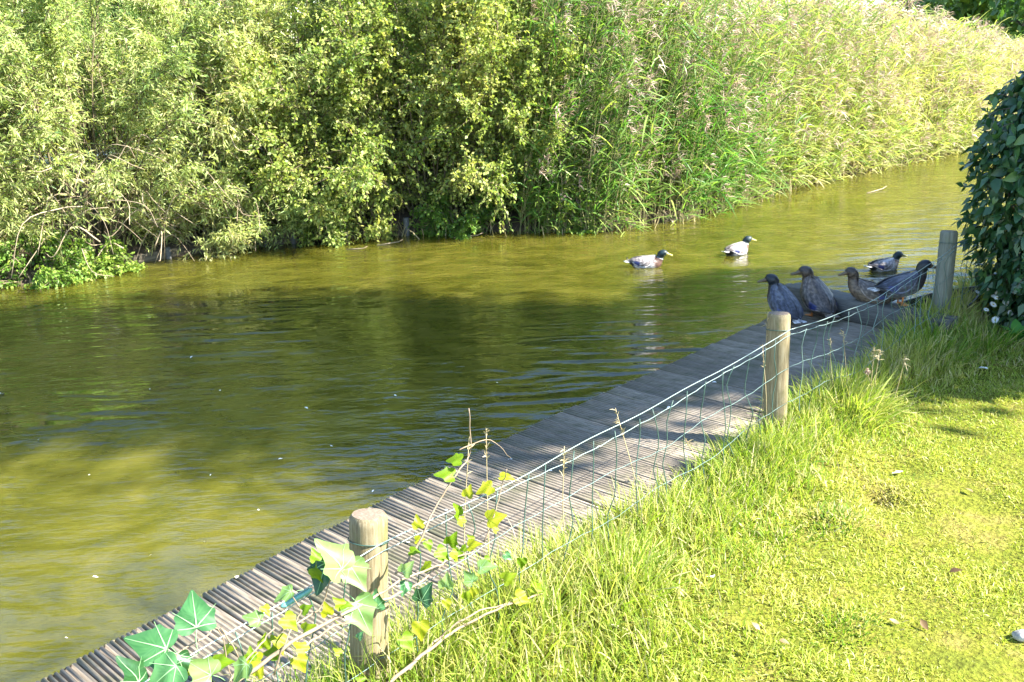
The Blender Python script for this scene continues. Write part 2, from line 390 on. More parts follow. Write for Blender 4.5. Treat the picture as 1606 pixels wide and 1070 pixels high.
# ================================================================== STRUCTURE
# water
g = Geo()
g.add([(-150, -60, WZ), (150, -60, WZ), (150, 200, WZ), (-150, 200, WZ)], [(0, 1, 2, 3)])
props(g.obj('canal_water', M_water), kind='structure')
g = Geo(); g.add([(-400, -300, -1.3), (400, -300, -1.3), (400, 600, -1.3), (-400, 600, -1.3)], [(0, 1, 2, 3)])
props(g.obj('canal_bed', M_soil), kind='structure')

# near bank: lawn sheet from beneath the deck's inner edge outwards
def lawn_z(u, v):
    z = .016 * vnoise(u * 3.0, v * 3.0, 3) + .012 * vnoise(u * 11, v * 11, 4)
    z = z + .02 * vnoise(u * .9, v * .9, 5)
    z = z - .25 * np.clip((1.12 - v) / .25, 0, 3)
    z = z + .03 * np.exp(-((v - 1.35) / .25) ** 2)
    for cu, cv, rr, dz in LAWN_PITS:
        z = z + dz * np.exp(-((u - cu) ** 2 + (v - cv) ** 2) / rr ** 2)
    return z
LAWN_PITS = []
for (px, py, rr, dz) in [(1375, 777, .09, -.07), (1310, 812, .12, .04), (1140, 505 + 330, .1, .03), (1000, 950, .12, .03)]:
    q = touv(at(px, py)); LAWN_PITS.append((q[0], q[1], rr, dz))
us = np.concatenate([np.linspace(-60, -4, 10)[:-1], np.arange(-4, 12, .07), np.linspace(12, 220, 16)])
vs = np.concatenate([np.arange(.82, 5.2, .06), np.linspace(5.3, 14, 18), np.linspace(16, 200, 10)])
UU, VV = np.meshgrid(us, vs, indexing='ij')
P = O2 + D2 * UU[..., None] + M2 * VV[..., None]
ZZ = lawn_z(UU, VV)
V = np.concatenate([P, ZZ[..., None]], -1)
def gridq(a, b):
    i = np.arange(a - 1)[:, None] * b + np.arange(b - 1)[None]
    return np.stack([i, i + b, i + b + 1, i + 1], -1).reshape(-1, 4)
g = Geo(); g.add(V.reshape(-1, 3), gridq(*UU.shape))
lawn = props(g.obj('lawn', M_lawn, smooth=True), kind='structure')

# far bank line, taken off the water line
BPX = [(-420, 560), (-200, 505), (0, 455), (120, 436), (230, 412), (330, 396), (450, 384), (560, 376), (700, 366), (850, 364), (960, 362),
       (1080, 344), (1180, 312), (1250, 292), (1380, 262), (1500, 236)]
BL = np.array([at(x, y, WZ)[:2] for x, y in BPX])
BL = np.vstack([BL[0] - np.array([14, 3.0]), BL, BL[-1] + np.array([2.6, 2.3]), BL[-1] + np.array([5.5, 5.4]), BL[-1] + np.array([9, 11.5]), BL[-1] + np.array([40, 70])])
BS = np.concatenate([[0], np.cumsum(np.linalg.norm(np.diff(BL, axis=0), axis=1))])
def bank(s, d):
    """point s along the far bank line, d behind it"""
    s = np.asarray(s, float); e = .25
    c = np.stack([np.interp(s, BS, BL[:, k]) for k in (0, 1)], -1)
    a = np.stack([np.interp(s - e, BS, BL[:, k]) for k in (0, 1)], -1); b_ = np.stack([np.interp(s + e, BS, BL[:, k]) for k in (0, 1)], -1)
    tg = norm(b_ - a); nn = np.stack([-tg[..., 1], tg[..., 0]], -1)
    return c + nn * np.asarray(d)[..., None]
def s_at(px):
    """bank arc length of a picture column"""
    ss = np.linspace(BS[1], BS[-2], 900); q = bank(ss, np.zeros(900)); x, y, dp = project(np.column_stack([q, np.full(900, WZ)]))
    return float(ss[np.argmin(np.abs(x - px) + (dp < .5) * 1e5)])
def bank_z(d, s=0):
    d = np.asarray(d, float)
    return np.interp(d, [-.6, -.1, .12, .5, 2.5, 8, 300], [-.9, -.5, -.12, .0, .25, .35, .4]) + .03 * vnoise(np.asarray(s) * 4, d * 5, 9)
ss = np.concatenate([np.linspace(0, BS[-2], 220), [BS[-1]]]); ds = np.array([-.6, -.2, 0, .12, .3, .6, 1.2, 2.5, 5, 8])
SS, DD = np.meshgrid(ss, ds, indexing='ij')
P = bank(SS.ravel(), DD.ravel()); V = np.column_stack([P, bank_z(DD.ravel(), SS.ravel())])
g = Geo(); g.add(V, gridq(*SS.shape)[:, ::-1])
props(g.obj('far_bank', M_soil, smooth=True), kind='structure')
g = Geo(); g.add([(-200, 21, .3), (24, 31, .3), (80, 120, .3), (200, 500, .3), (-300, 500, .3)], None, [(0, 1, 2), (0, 2, 3), (0, 3, 4)])
props(g.obj('far_meadow', M_lawn), kind='structure')

# ================================================================== BOARDWALK
EU = [-3, 0, .62, 1.59, 3.32, 4.57, 5.99, 9]; EV = [.02, 0, -.032, -.08, -.104, -.042, 0, 0]
walk = empty('boardwalk', tuple(uv(3, .5, 0)), 'low weathered grey boardwalk of ridged planks running along the water beside the wire fence', 'boardwalk')
BW, PITCHB = .146, .1495
us0 = np.arange(-1.7, 6.7, PITCHB)
ang = math.atan2(M2[1], M2[0])
def board_mesh(Ln, tint, seed):
    r = np.random.default_rng(seed); nr = 6; pw = BW / nr
    prof = [(-BW / 2, -.03)]
    for k in range(nr):
        x0 = -BW / 2 + k * pw
        prof += [(x0 + .001, -.016 if k else -.004), (x0 + .0060, -.0012), (x0 + .0085, 0), (x0 + .0150, 0), (x0 + .0175, -.0012), (x0 + pw - .0020, -.016 if k < nr - 1 else -.004)]
    prof.append((BW / 2, -.03)); prof = np.array(prof); K = len(prof)
    xs = np.linspace(0, Ln, 4); V = []
    for i, x in enumerate(xs):
        dz = .0025 * r.normal(); V.append(np.column_stack([np.full(K, x), prof[:, 0], prof[:, 1] + dz]))
    Q = []
    for i in range(3):
        for k in range(K): Q.append((i * K + k, (i + 1) * K + k, (i + 1) * K + (k + 1) % K, i * K + (k + 1) % K))
    T = []
    g = Geo(); V = np.concatenate(V)
    V = np.vstack([V, [[0, 0, -.02], [Ln, 0, -.02]]])
    for k in range(K):
        T.append((4 * K, k, (k + 1) % K)); T.append((4 * K + 1, 3 * K + (k + 1) % K, 3 * K + k))
    g.add(V, Q, T, tint)
    return g
for i, u in enumerate(us0):
    v0 = float(np.interp(u, EU, EV)) + rng.uniform(-.008, .008)
    v1 = 1.10 + rng.uniform(-.02, .02)
    bo = board_mesh(v1 - v0, rng.uniform(.2, .85), i).obj('deck_board', M_deck, walk, world=False)
    p0 = uv(u + rng.normal() * .0015, v0, rng.normal() * .002)
    bo.location = Vector(p0) - walk.location
    bo.rotation_euler = (rng.normal() * .004, rng.normal() * .002, ang + rng.normal() * .004)
for v in (.10, .58, 1.0):
    g = Geo(); c = uv(2.5, v, -.085); box(g, c, np.array([*D2 * 4.2, 0]), np.array([*M2 * .03, 0]), np.array([0, 0, .05]), .2, bev=.004)
    g.obj('joist', M_beam, walk)
for u in np.arange(-1.2, 6.8, 1.6):
    for v in (.07, 1.0):
        g = Geo(); tube(g, [uv(u, v, -1.2), uv(u, v, -.14)], .05, 10, .2); g.obj('pile', M_beam, walk)

# sleeper across the far end
a_, b_ = at(1226, 480)[:2], at(1478, 541)[:2]
dv = (b_ - a_) / np.linalg.norm(b_ - a_); pv = np.array([-dv[1], dv[0]])
if pv[1] < 0: pv = -pv
Ls = np.linalg.norm(b_ - a_) + .02
cmid = a_ + dv * Ls / 2
sl = empty('timber_sleeper', (cmid[0] + pv[0] * .1, cmid[1] + pv[1] * .1, 0), 'dark wet timber sleeper lying across the far end of the boardwalk under the ducks', 'timber beam')
for k, (off, h) in enumerate([(.05, .185), (.155, .178)]):
    g = Geo(); c = np.array([*(cmid + pv * off), h / 2 + .004])
    box(g, (0, 0, 0), (Ls / 2 - .02 * k, 0, 0), (0, .049, 0), (0, 0, h / 2), .3 + .3 * k, bev=.007)
    bo = g.obj('sleeper_beam', M_beam, sl, world=False); bo.location = Vector(c) - sl.location; bo.rotation_euler = (0, 0, math.atan2(dv[1], dv[0]))
SLEEP = lambda t, off: np.array([*(a_ + dv * (Ls + .23) * t + pv * off), .187])

# ================================================================== WIRE FENCE
PR = .068
posts = []
fence = empty('wire_fence', tuple(uv(2.5, FV, 0)), 'low sagging green wire mesh fence on three round timber posts along the grass edge', 'fence')
for (bx, by), (tx, ty), rr in [((580, 1125), (578, 806), .070), ((1214, 695), (1222, 491), .068), ((1472, 520), (1489, 362), .066)]:
    b0 = at(bx, by); t0 = at(tx, ty, .79)
    lim = t0[:2] - b0[:2]; ln = np.linalg.norm(lim)
    if ln > .16: t0[:2] = b0[:2] + lim * .16 / ln
    posts.append((b0, t0, rr))
# one more post to the near side, outside the picture, carries the wires on
posts.insert(0, (uv(touv(posts[0][0])[0] - 3.0, FV, 0), uv(touv(posts[0][0])[0] - 3.0, FV, .79), .07))
last = posts[-1]; lu = touv(last[0])[0]
posts.append((uv(lu + 2.6, FV + .05, 0), uv(lu + 2.6, FV + .05, .79), .066))
for k, (b0, t0, rr) in enumerate(posts):
    ax = t0 - b0; ln = np.linalg.norm(ax)
    n = 56; ring = []
    hs = [-.35, 0, .2, .4, .6, ln - .03, ln - .012, ln]
    rs_ = [rr, rr, rr * .995, rr * .99, rr * .985, rr * .975, rr * .95, rr * .83]
    aa = np.arange(n) * 2 * math.pi / n
    wob = 1 + .02 * np.sin(aa * 3 + k) + .012 * np.sin(aa * 7 + 2 * k)
    # long drying cracks down the side
    for ca in (1.9 + k, 4.2 + k * 1.3, 5.6 - k * .5): wob -= .13 * np.exp(-((((aa - ca) + math.pi) % (2 * math.pi) - math.pi) / .07) ** 2)
    V = np.concatenate([np.column_stack([np.cos(aa) * r_ * wob, np.sin(aa) * r_ * wob, np.full(n, h)]) for h, r_ in zip(hs, rs_)])
    Q = [(i * n + j, i * n + (j + 1) % n, (i + 1) * n + (j + 1) % n, (i + 1) * n + j) for i in range(len(hs) - 1) for j in range(n)]
    g = Geo(); g.add(V, Q, None, .35 + .2 * ((k * 7) % 3))
    cr = len(hs) * n
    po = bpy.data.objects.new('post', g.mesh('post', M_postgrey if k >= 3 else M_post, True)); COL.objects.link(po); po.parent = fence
    po.location = Vector(b0) - fence.location
    po.rotation_euler = Vector(ax).to_track_quat('Z', 'Y').to_euler()
    g = Geo(); top = np.column_stack([np.cos(aa) * rr * .83 * wob, np.sin(aa) * rr * .83 * wob, np.full(n, ln)])
    mid = np.column_stack([np.cos(aa) * rr * .4 * wob, np.sin(aa) * rr * .4 * wob, np.full(n, ln + .002)])
    g.add(np.vstack([top, mid, [[0, 0, ln + .003]]]), [(j, (j + 1) % n, n + (j + 1) % n, n + j) for j in range(n)], [(n + j, n + (j + 1) % n, 2 * n) for j in range(n)])
    pe = bpy.data.objects.new('end_grain', g.mesh('end_grain', M_postend, True)); COL.objects.link(pe); pe.parent = po
    # wire ring round the post
    g = Geo(); a2 = np.linspace(0, 2 * math.pi, 26)
    tube(g, np.column_stack([np.cos(a2) * (rr + .003), np.sin(a2) * (rr + .003), ln - .095 + .006 * np.sin(a2)]), .0022, 5)
    side = math.atan2(M2[1], M2[0])
    for hz_ in (.46, .26):
        for da in (-.12, .12):
            q_ = np.array([math.cos(side + da) * (rr + .001), math.sin(side + da) * (rr + .001), hz_ + .02]); o3 = np.array([math.cos(side), math.sin(side), 0]) * .009
            gs2 = Geo(); tube(gs2, [q_ - o3, q_ + o3 * .7, q_ + o3 * .7 - np.array([0, 0, .03]), q_ - o3 - np.array([0, 0, .03])], .0018, 4)
            so2 = bpy.data.objects.new('staple', gs2.mesh('staple', M_stone)); COL.objects.link(so2); so2.parent = po
    wr = bpy.data.objects.new('wire_ring', g.mesh('wire_ring', M_dwire)); COL.objects.link(wr); wr.parent = po
# mesh wires
def fence_pt(k, f, z, sag=0.0, off=0.0):
    b0, t0, rr = posts[k]; b1, t1, r1 = posts[k + 1]
    p0 = b0 + (t0 - b0) * z / .79; p1 = b1 + (t1 - b1) * z / .79
    p = p0 + (p1 - p0) * f
    p = p + np.array([*M2 * (.074 + off), 0]); p[2] -= sag * 4 * f * (1 - f)
    return p
SAG = {0: .03, 1: .03, 2: .085, 3: .05}
for zi, (z, rr, nm) in enumerate([(.705, .0024, 'top_wire'), (.675, .0019, 'top_wire'), (.48, .0015, 'line_wire'), (.27, .0014, 'line_wire'), (.07, .0011, 'line_wire')]):
    for k in range(len(posts) - 1):
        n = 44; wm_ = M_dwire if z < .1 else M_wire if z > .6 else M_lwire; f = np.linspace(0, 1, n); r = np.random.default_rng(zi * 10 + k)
        ph = r.uniform(0, 6, 6)
        pts = []
        for q in f:
            amp = (.008 if zi < 2 else .02) * math.sin(math.pi * q)
            wz = amp * (math.sin(q * 9 + ph[0]) + .6 * math.sin(q * 23 + ph[1])) + .003 * math.sin(q * 95 + ph[2]) * (zi > 0)
            pt = fence_pt(k, q, z, SAG[k] * (1 if zi < 2 else .8) + (.012 if zi == 1 else 0), amp * .8 * math.sin(q * 15 + ph[3]))
            pt[2] += wz; pts.append(pt)
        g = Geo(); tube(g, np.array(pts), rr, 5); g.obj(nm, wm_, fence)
for k in range(len(posts) - 1):
    L_ = np.linalg.norm(posts[k + 1][0] - posts[k][0]); n = int(L_ / .148)
    for j in range(1, n):
        f0 = j / n; r = np.random.default_rng(500 + k * 50 + j)
        zs = [.69, .585, .48, .375, .27, .17, .07, .0]
        fo = f0 + np.cumsum(r.normal(size=8) * .0045) + np.array([0, r.normal() * .006, 0, r.normal() * .006, 0, r.normal() * .005, 0, 0])
        pts = [fence_pt(k, fo[i], z, SAG[k] * (.9 if z > .3 else .5), r.normal() * .012) for i, z in enumerate(zs)]
        g = Geo(); tube(g, smooth_path(pts, 2), .0025, 4)
        g.obj('vertical_wire', M_dwire if k < 2 or r.random() < .6 else M_lwire, fence)
# plastic tensioner on the near bay
g = Geo(); q0, q1 = fence_pt(0, .86, .69, .03), fence_pt(0, .90, .69, .03)
tube(g, [q0 + (q1 - q0) * x for x in (0, .1, .9, 1)], [.004, .010, .010, .004], 8); g.obj('wire_tensioner', plain('teal_tensioner', (.10, .28, .24), .4), fence)

# ================================================================== DUCKS
def cat(P, n):
    return smooth_path(P, n)
HEN = {k_: tuple(.55 * x for x in v_) for k_, v_ in dict(head=(.14, .10, .07), crown=(.06, .045, .035), chest=(.20, .14, .09), back=(.12, .09, .065), flank=(.24, .18, .12), belly=(.34, .28, .22), rump=(.10, .075, .055), wing=(.13, .105, .085), tail=(.30, .25, .2)).items()}
DRAKE = dict(head=(.012, .03, .03), crown=(.008, .02, .025), chest=(.085, .045, .03), back=(.22, .19, .17), flank=(.52, .51, .50), belly=(.6, .59, .57), rump=(.012, .013, .016), wing=(.17, .15, .14), tail=(.62, .61, .58))
DARK = dict(head=(.012, .016, .02), crown=(.008, .01, .012), chest=(.03, .024, .026), back=(.045, .05, .065), flank=(.12, .125, .14), belly=(.26, .26, .26), rump=(.02, .02, .024), wing=(.034, .037, .05), tail=(.45, .45, .45))
def duck(label, pose, pl, loc, yaw, head_yaw=0.0, scale=1.0, group=None, bill=None):
    root = empty('mallard_duck', tuple(loc), label, 'duck', group, yaw)
    root.scale = (scale,) * 3
    dz = {'stand': 0.0, 'sit': -.085, 'swim': -.125, 'perch': -.02}[pose]
    nk = {'stand': .72, 'sit': .80, 'swim': .58, 'perch': .62}[pose]
    hx = {'stand': 0.0, 'sit': .0, 'swim': .025, 'perch': 0}[pose]
    tilt = {'stand': .14, 'sit': .14, 'swim': -.03, 'perch': .42}[pose]
    # rings: x, z, ry, rz
    Rr = np.array([(-.235, .185, .014, .008), (-.205, .182, .046, .024), (-.165, .176, .074, .050), (-.10, .165, .100, .078), (-.02, .162, .112, .092), (.06, .168, .106, .093),
                   (.115, .184, .086, .084), (.146, .214, .060, .066), (.160, .250, .049, .053), (.164, .285, .043, .046), (.168, .318, .045, .048), (.182, .347, .049, .049), (.206, .361, .044, .041), (.226, .357, .029, .027), (.234, .352, .012, .012)])
    zn = Rr[:, 1] - .214
    Rr[7:, 1] = .214 + zn[7:] * nk; Rr[7:, 0] += hx * np.linspace(0, 1, 8)
    # tilt the trunk a little about its middle, tail down when the bird sits upright
    body_t = np.clip(-(Rr[:, 0] - .0), -.14, 1)
    Rr[:, 1] += np.where(np.arange(15) < 7, Rr[:, 0] * tilt, .115 * tilt)
    Rr[:, 1] += dz
    C = cat(np.column_stack([Rr[:, 0], np.zeros(15), Rr[:, 1]]), 4); RY = cat(np.column_stack([Rr[:, 2], Rr[:, 3], Rr[:, 2] * 0]), 4)
    K = len(C); Tn = norm(np.gradient(C, axis=0)); Nn = np.column_stack([-Tn[:, 2], np.zeros(K), Tn[:, 0]])
    n = 20; a = np.arange(n) * 2 * math.pi / n
    V = C[:, None, :] + RY[:, 0][:, None, None] * np.cos(a)[None, :, None] * np.array([0, 1.0, 0]) + (RY[:, 1][:, None, None] * np.sin(a)[None, :, None]) * Nn[:, None, :]
    par = np.linspace(0, 14, K)                        # ring parameter
    piv = np.array([.160 + hx * .5, 0, 0])
    def turn(Pt, wgt):
        th = head_yaw * wgt; x = Pt[..., 0] - piv[0]; y = Pt[..., 1]
        c, s = np.cos(th), np.sin(th); o_ = Pt.copy()
        o_[..., 0] = piv[0] + c * x - s * y; o_[..., 1] = s * x + c * y; return o_
    wg = np.clip((par - 8) / 2.5, 0, 1)
    V = turn(V, wg[:, None])
    # colours
    up = np.sin(a)[None, :] * np.ones((K, 1)); pp = par[:, None] * np.ones((1, n))
    def mixc(A, B, f): return A + (B - A) * np.clip(f, 0, 1)[..., None]
    c_ = {k_: np.array(v_, float) for k_, v_ in pl.items()}
    colr = mixc(c_['flank'] * np.ones((K, n, 1)), c_['belly'], (-up - .5) * 3)
    colr = mixc(colr, c_['back'], (up - .25) * 4)
    colr = mixc(colr, c_['rump'], (2.6 - pp) * 1.5)
    colr = mixc(colr, c_['tail'], (.9 - pp) * 2)
    colr = mixc(colr, c_['chest'], (pp - 5.0) * 1.2)
    colr = mixc(colr, c_['head'], (pp - 8.2) * 4)
    colr = mixc(colr, c_['crown'], (up - .45) * 4 * (pp > 10))
    if pl is DRAKE: colr = np.where((np.abs(pp - 8.25) < .22)[..., None], np.array([.7, .7, .68]), colr)
    if pl is HEN:
        colr = np.where(((np.abs(up - .35) < .13) & (pp > 11))[..., None], c_['crown'], colr)
    colr = np.clip(colr * (1 + .18 * np.random.default_rng(int(abs(loc[0]) * 1000)).normal(size=(K, n, 1))), 0, 1)
    def paint(me, colors):
        at_ = me.attributes.new('plumage', 'FLOAT_COLOR', 'POINT')
        at_.data.foreach_set('color', np.concatenate([colors.reshape(-1, 3), np.ones((colors.reshape(-1, 3).shape[0], 1))], 1).astype(np.float32).ravel())
    g = Geo(); Vf = np.vstack([V.reshape(-1, 3), C[:1], turn(C[-1:], np.array([1.0]))])
    Q = [(i * n + j, (i + 1) * n + j, (i + 1) * n + (j + 1) % n, i * n + (j + 1) % n) for i in range(K - 1) for j in range(n)]
    T = [(K * n, j, (j + 1) % n) for j in range(n)] + [(K * n + 1, (K - 1) * n + (j + 1) % n, (K - 1) * n + j) for j in range(n)]
    g.add(Vf, Q, T); me = g.mesh('body', M_plum, True)
    paint(me, np.vstack([colr.reshape(-1, 3), colr[0, :1], colr[-1, :1]]))
    link('body', me, root, False)
    # wings: folded shells that lie on the trunk, primaries running out over the rump
    m1, m2 = 16, 9
    for sgn in (1, -1):
        tt = np.linspace(0, 1, m1); vv = np.linspace(0, 1, m2); W = np.zeros((m1, m2, 3)); cw = np.zeros((m1, m2, 3))
        for i, q in enumerate(tt):
            x = .118 - q * .355
            cz = np.interp(x, C[:30, 0], C[:30, 2]) if x > -.235 else np.interp(-.235, C[:30, 0], C[:30, 2])
            ry = max(np.interp(x, C[:30, 0], RY[:30, 0]), .02); rz = max(np.interp(x, C[:30, 0], RY[:30, 1]), .016)
            wid = math.sin(math.pi * min(1, q * .80 + .14)) ** .6
            for j, z_ in enumerate(vv):
                th = rad(82 - 14 * q) - z_ * rad(92) * wid + rad(10) * (1 - wid)
                rrr = 1.07 + .05 * math.sin(math.pi * z_) + .06 * q
                W[i, j] = (x - .02 * z_ * (1 - q), sgn * ry * rrr * math.cos(th), cz + rz * rrr * math.sin(th) + .012 * q * q)
                col_ = c_['wing'] * (1.15 - .4 * q)
                if .55 < q < .78 and z_ > .62: col_ = np.array((.02, .03, .12)) if z_ < .95 else c_['wing'] * 2.6
                elif z_ > .93: col_ = np.minimum(c_['wing'] * 5, .55)
                elif (j * 2 + i) % 4 == 0: col_ = col_ * 2.4
                elif z_ < .3 and q < .5: col_ = c_['flank'] * .8
                if q > .8: col_ = c_['wing'] * .45
                cw[i, j] = col_
        g = Geo(); inner = W.copy(); inner[..., 1] *= .93; inner[..., 2] -= .006
        Vw = np.vstack([W.reshape(-1, 3), inner.reshape(-1, 3)]); Qa = gridq(m1, m2); Qb = Qa[:, ::-1] + m1 * m2
        edge = [i * m2 for i in range(m1)] + [(m1 - 1) * m2 + j for j in range(1, m2)] + [i * m2 + m2 - 1 for i in range(m1 - 2, -1, -1)] + [j for j in range(m2 - 2, 0, -1)]
        Qc = np.array([(edge[k_], edge[(k_ + 1) % len(edge)], edge[(k_ + 1) % len(edge)] + m1 * m2, edge[k_] + m1 * m2) for k_ in range(len(edge))])
        g.add(Vw, np.vstack([Qa, Qb, Qc])); me = g.mesh('wing', M_plum, True); paint(me, np.concatenate([cw.reshape(-1, 3)] * 2)); link('wing', me, root, False)
    # tail fan
    g = Geo(); zt = C[2, 2]; ct = []
    for q in np.linspace(-1, 1, 9):
        aq = q * .38; d = np.array([-math.cos(aq), math.sin(aq), -.02 + .1 * (pose == 'swim')]); b0 = np.array([-.19, q * .022, zt + .004 - .006 * abs(q)])
        s_ = np.array([math.sin(aq), math.cos(aq), 0]) * .011; l_ = .105 - .02 * abs(q); u_ = np.array([0, 0, .0025])
        Vt = np.array([b0 - s_ + u_, b0 + s_ + u_, b0 + d * l_ * .8 + s_ + u_, b0 + d * l_, b0 + d * l_ * .8 - s_ + u_, b0 - s_ - u_, b0 + s_ - u_, b0 + d * l_ * .8 + s_ - u_, b0 + d * l_ - u_, b0 + d * l_ * .8 - s_ - u_])
        g.add(Vt, [(0, 1, 2, 4), (5, 9, 7, 6), (0, 4, 9, 5), (1, 6, 7, 2)], [(4, 2, 3), (9, 8, 7), (2, 7, 8), (2, 8, 3), (4, 3, 8), (4, 8, 9)])
        ct.append(np.tile(c_['tail'] * (1 if abs(q) > .2 else .5), (10, 1)))
    if pl is DRAKE:                                     # curled black feathers
        pts = smooth_path([(-.20, 0, zt + .015), (-.235, 0, zt + .028), (-.250, 0, zt + .050), (-.232, 0, zt + .062)], 4)
        n0 = g.n; tube(g, pts, np.linspace(.009, .003, len(pts)), 6); ct.append(np.tile(c_['rump'], (g.n - n0, 1)))
    me = g.mesh('tail', M_plum); paint(me, np.vstack(ct)); link('tail', me, root, False)
    # bill
    g = Geo(); hz = C[-6, 2]; x0 = C[-1, 0] - .012
    prof = [(0, .025, .028, 0), (.016, .021, .021, -.006), (.038, .019, .0135, -.014), (.060, .021, .0105, -.020), (.074, .016, .008, -.024), (.080, .006, .003, -.025)]
    Pb = np.array([[(x0 + x, wy * math.cos(q), hz - .004 + z + wz * math.sin(q)) for q in np.arange(12) * math.pi / 6] for x, wy, wz, z in prof])
    Pb = turn(Pb, np.ones(Pb.shape[:2]))
    g.add(np.vstack([Pb.reshape(-1, 3), Pb[-1].mean(0)[None]]), [(i * 12 + j, (i + 1) * 12 + j, (i + 1) * 12 + (j + 1) % 12, i * 12 + (j + 1) % 12) for i in range(5) for j in range(12)], [(72, 60 + (j + 1) % 12, 60 + j) for j in range(12)])
    link('bill', g.mesh('bill', bill or (M_bill_y if pl is DRAKE else M_bill_o), True), root, False)
    for sgn in (1, -1):                                 # eyes
        g = Geo(); cE = turn(np.array([[C[-9, 0] + .014, sgn * .0425, hz + .009]]), np.array([1.0]))[0]
        th = np.linspace(-math.pi / 2, math.pi / 2, 6); Pe = np.array([[cE + .0052 * np.array([math.cos(p_) * math.cos(q), math.cos(p_) * math.sin(q), math.sin(p_)]) for q in np.arange(8) * math.pi / 4] for p_ in th])
        g.add(Pe.reshape(-1, 3), [(i * 8 + j, i * 8 + (j + 1) % 8, (i + 1) * 8 + (j + 1) % 8, (i + 1) * 8 + j) for i in range(5) for j in range(8)])
        link('eye', g.mesh('eye', M_eye, True), root, False)
    if pose in ('stand', 'perch'):
        hb = .11 + dz
        for sgn in (1, -1):
            g = Geo(); y = sgn * .036
            tube(g, [(.0, y, hb), (.004, y, hb * .55), (.0, y, .012)], [.016, .008, .0065], 8)
            lg = link('leg', g.mesh('leg', M_leg, True), root, False)
            g = Geo(); zf = .008
            fp = np.array([(-.012, y, zf), (.058, y - .03, zf - .003), (.066, y, zf - .003), (.058, y + .03, zf - .003), (.0, y, zf + .009)])
            g.add(np.vstack([fp, fp - np.array([0, 0, .005])]), None, [(0, 1, 4), (1, 2, 4), (2, 3, 4), (3, 0, 4), (5, 9, 6), (6, 9, 7), (7, 9, 8), (8, 9, 5), (0, 5, 1), (5, 6, 1), (1, 6, 2), (6, 7, 2), (2, 7, 3), (7, 8, 3), (3, 8, 0), (8, 5, 0)])
            link('foot', g.mesh('foot', M_leg), lg, False)
    return root
gd = 'ducks resting on the end of the boardwalk'; gs = 'ducks swimming on the canal'
duck('dark headed drake on the deck right behind the middle fence post', 'perch', DARK, at(1228, 505), rad(105), rad(62), 1.0, gd)
duck('brown hen with pale flank standing on the deck, second from the middle fence post', 'perch', HEN, at(1280, 496), rad(100), rad(70), 1.06, gd)
p3 = SLEEP(.46, .10)
duck('brown hen sitting low on the sleeper, facing the open water', 'sit', HEN, p3 + np.array([0, 0, -.01]), rad(146), rad(30), .92, gd)
p5 = SLEEP(.585, .16)
duck('large dark duck standing on the sleeper beside the tilted far post, tail to the water', 'stand', DARK, p5, rad(6), rad(-20), .95, gd)
duck('pale drake swimming nearest the reeds, head low and bill to the right bank', 'swim', DRAKE, at(1014, 418, WZ), rad(-6), rad(-8), .90, gs)
duck('white flanked drake swimming off the end of the reeds, farther out than the other drake', 'swim', DRAKE, at(1156, 398, WZ), rad(38), rad(-30), .88, gs)
duck('small pale flanked drake floating behind the ducks on the sleeper', 'swim', DRAKE, at(1386, 423, WZ), rad(18), rad(-10), .86, gs)

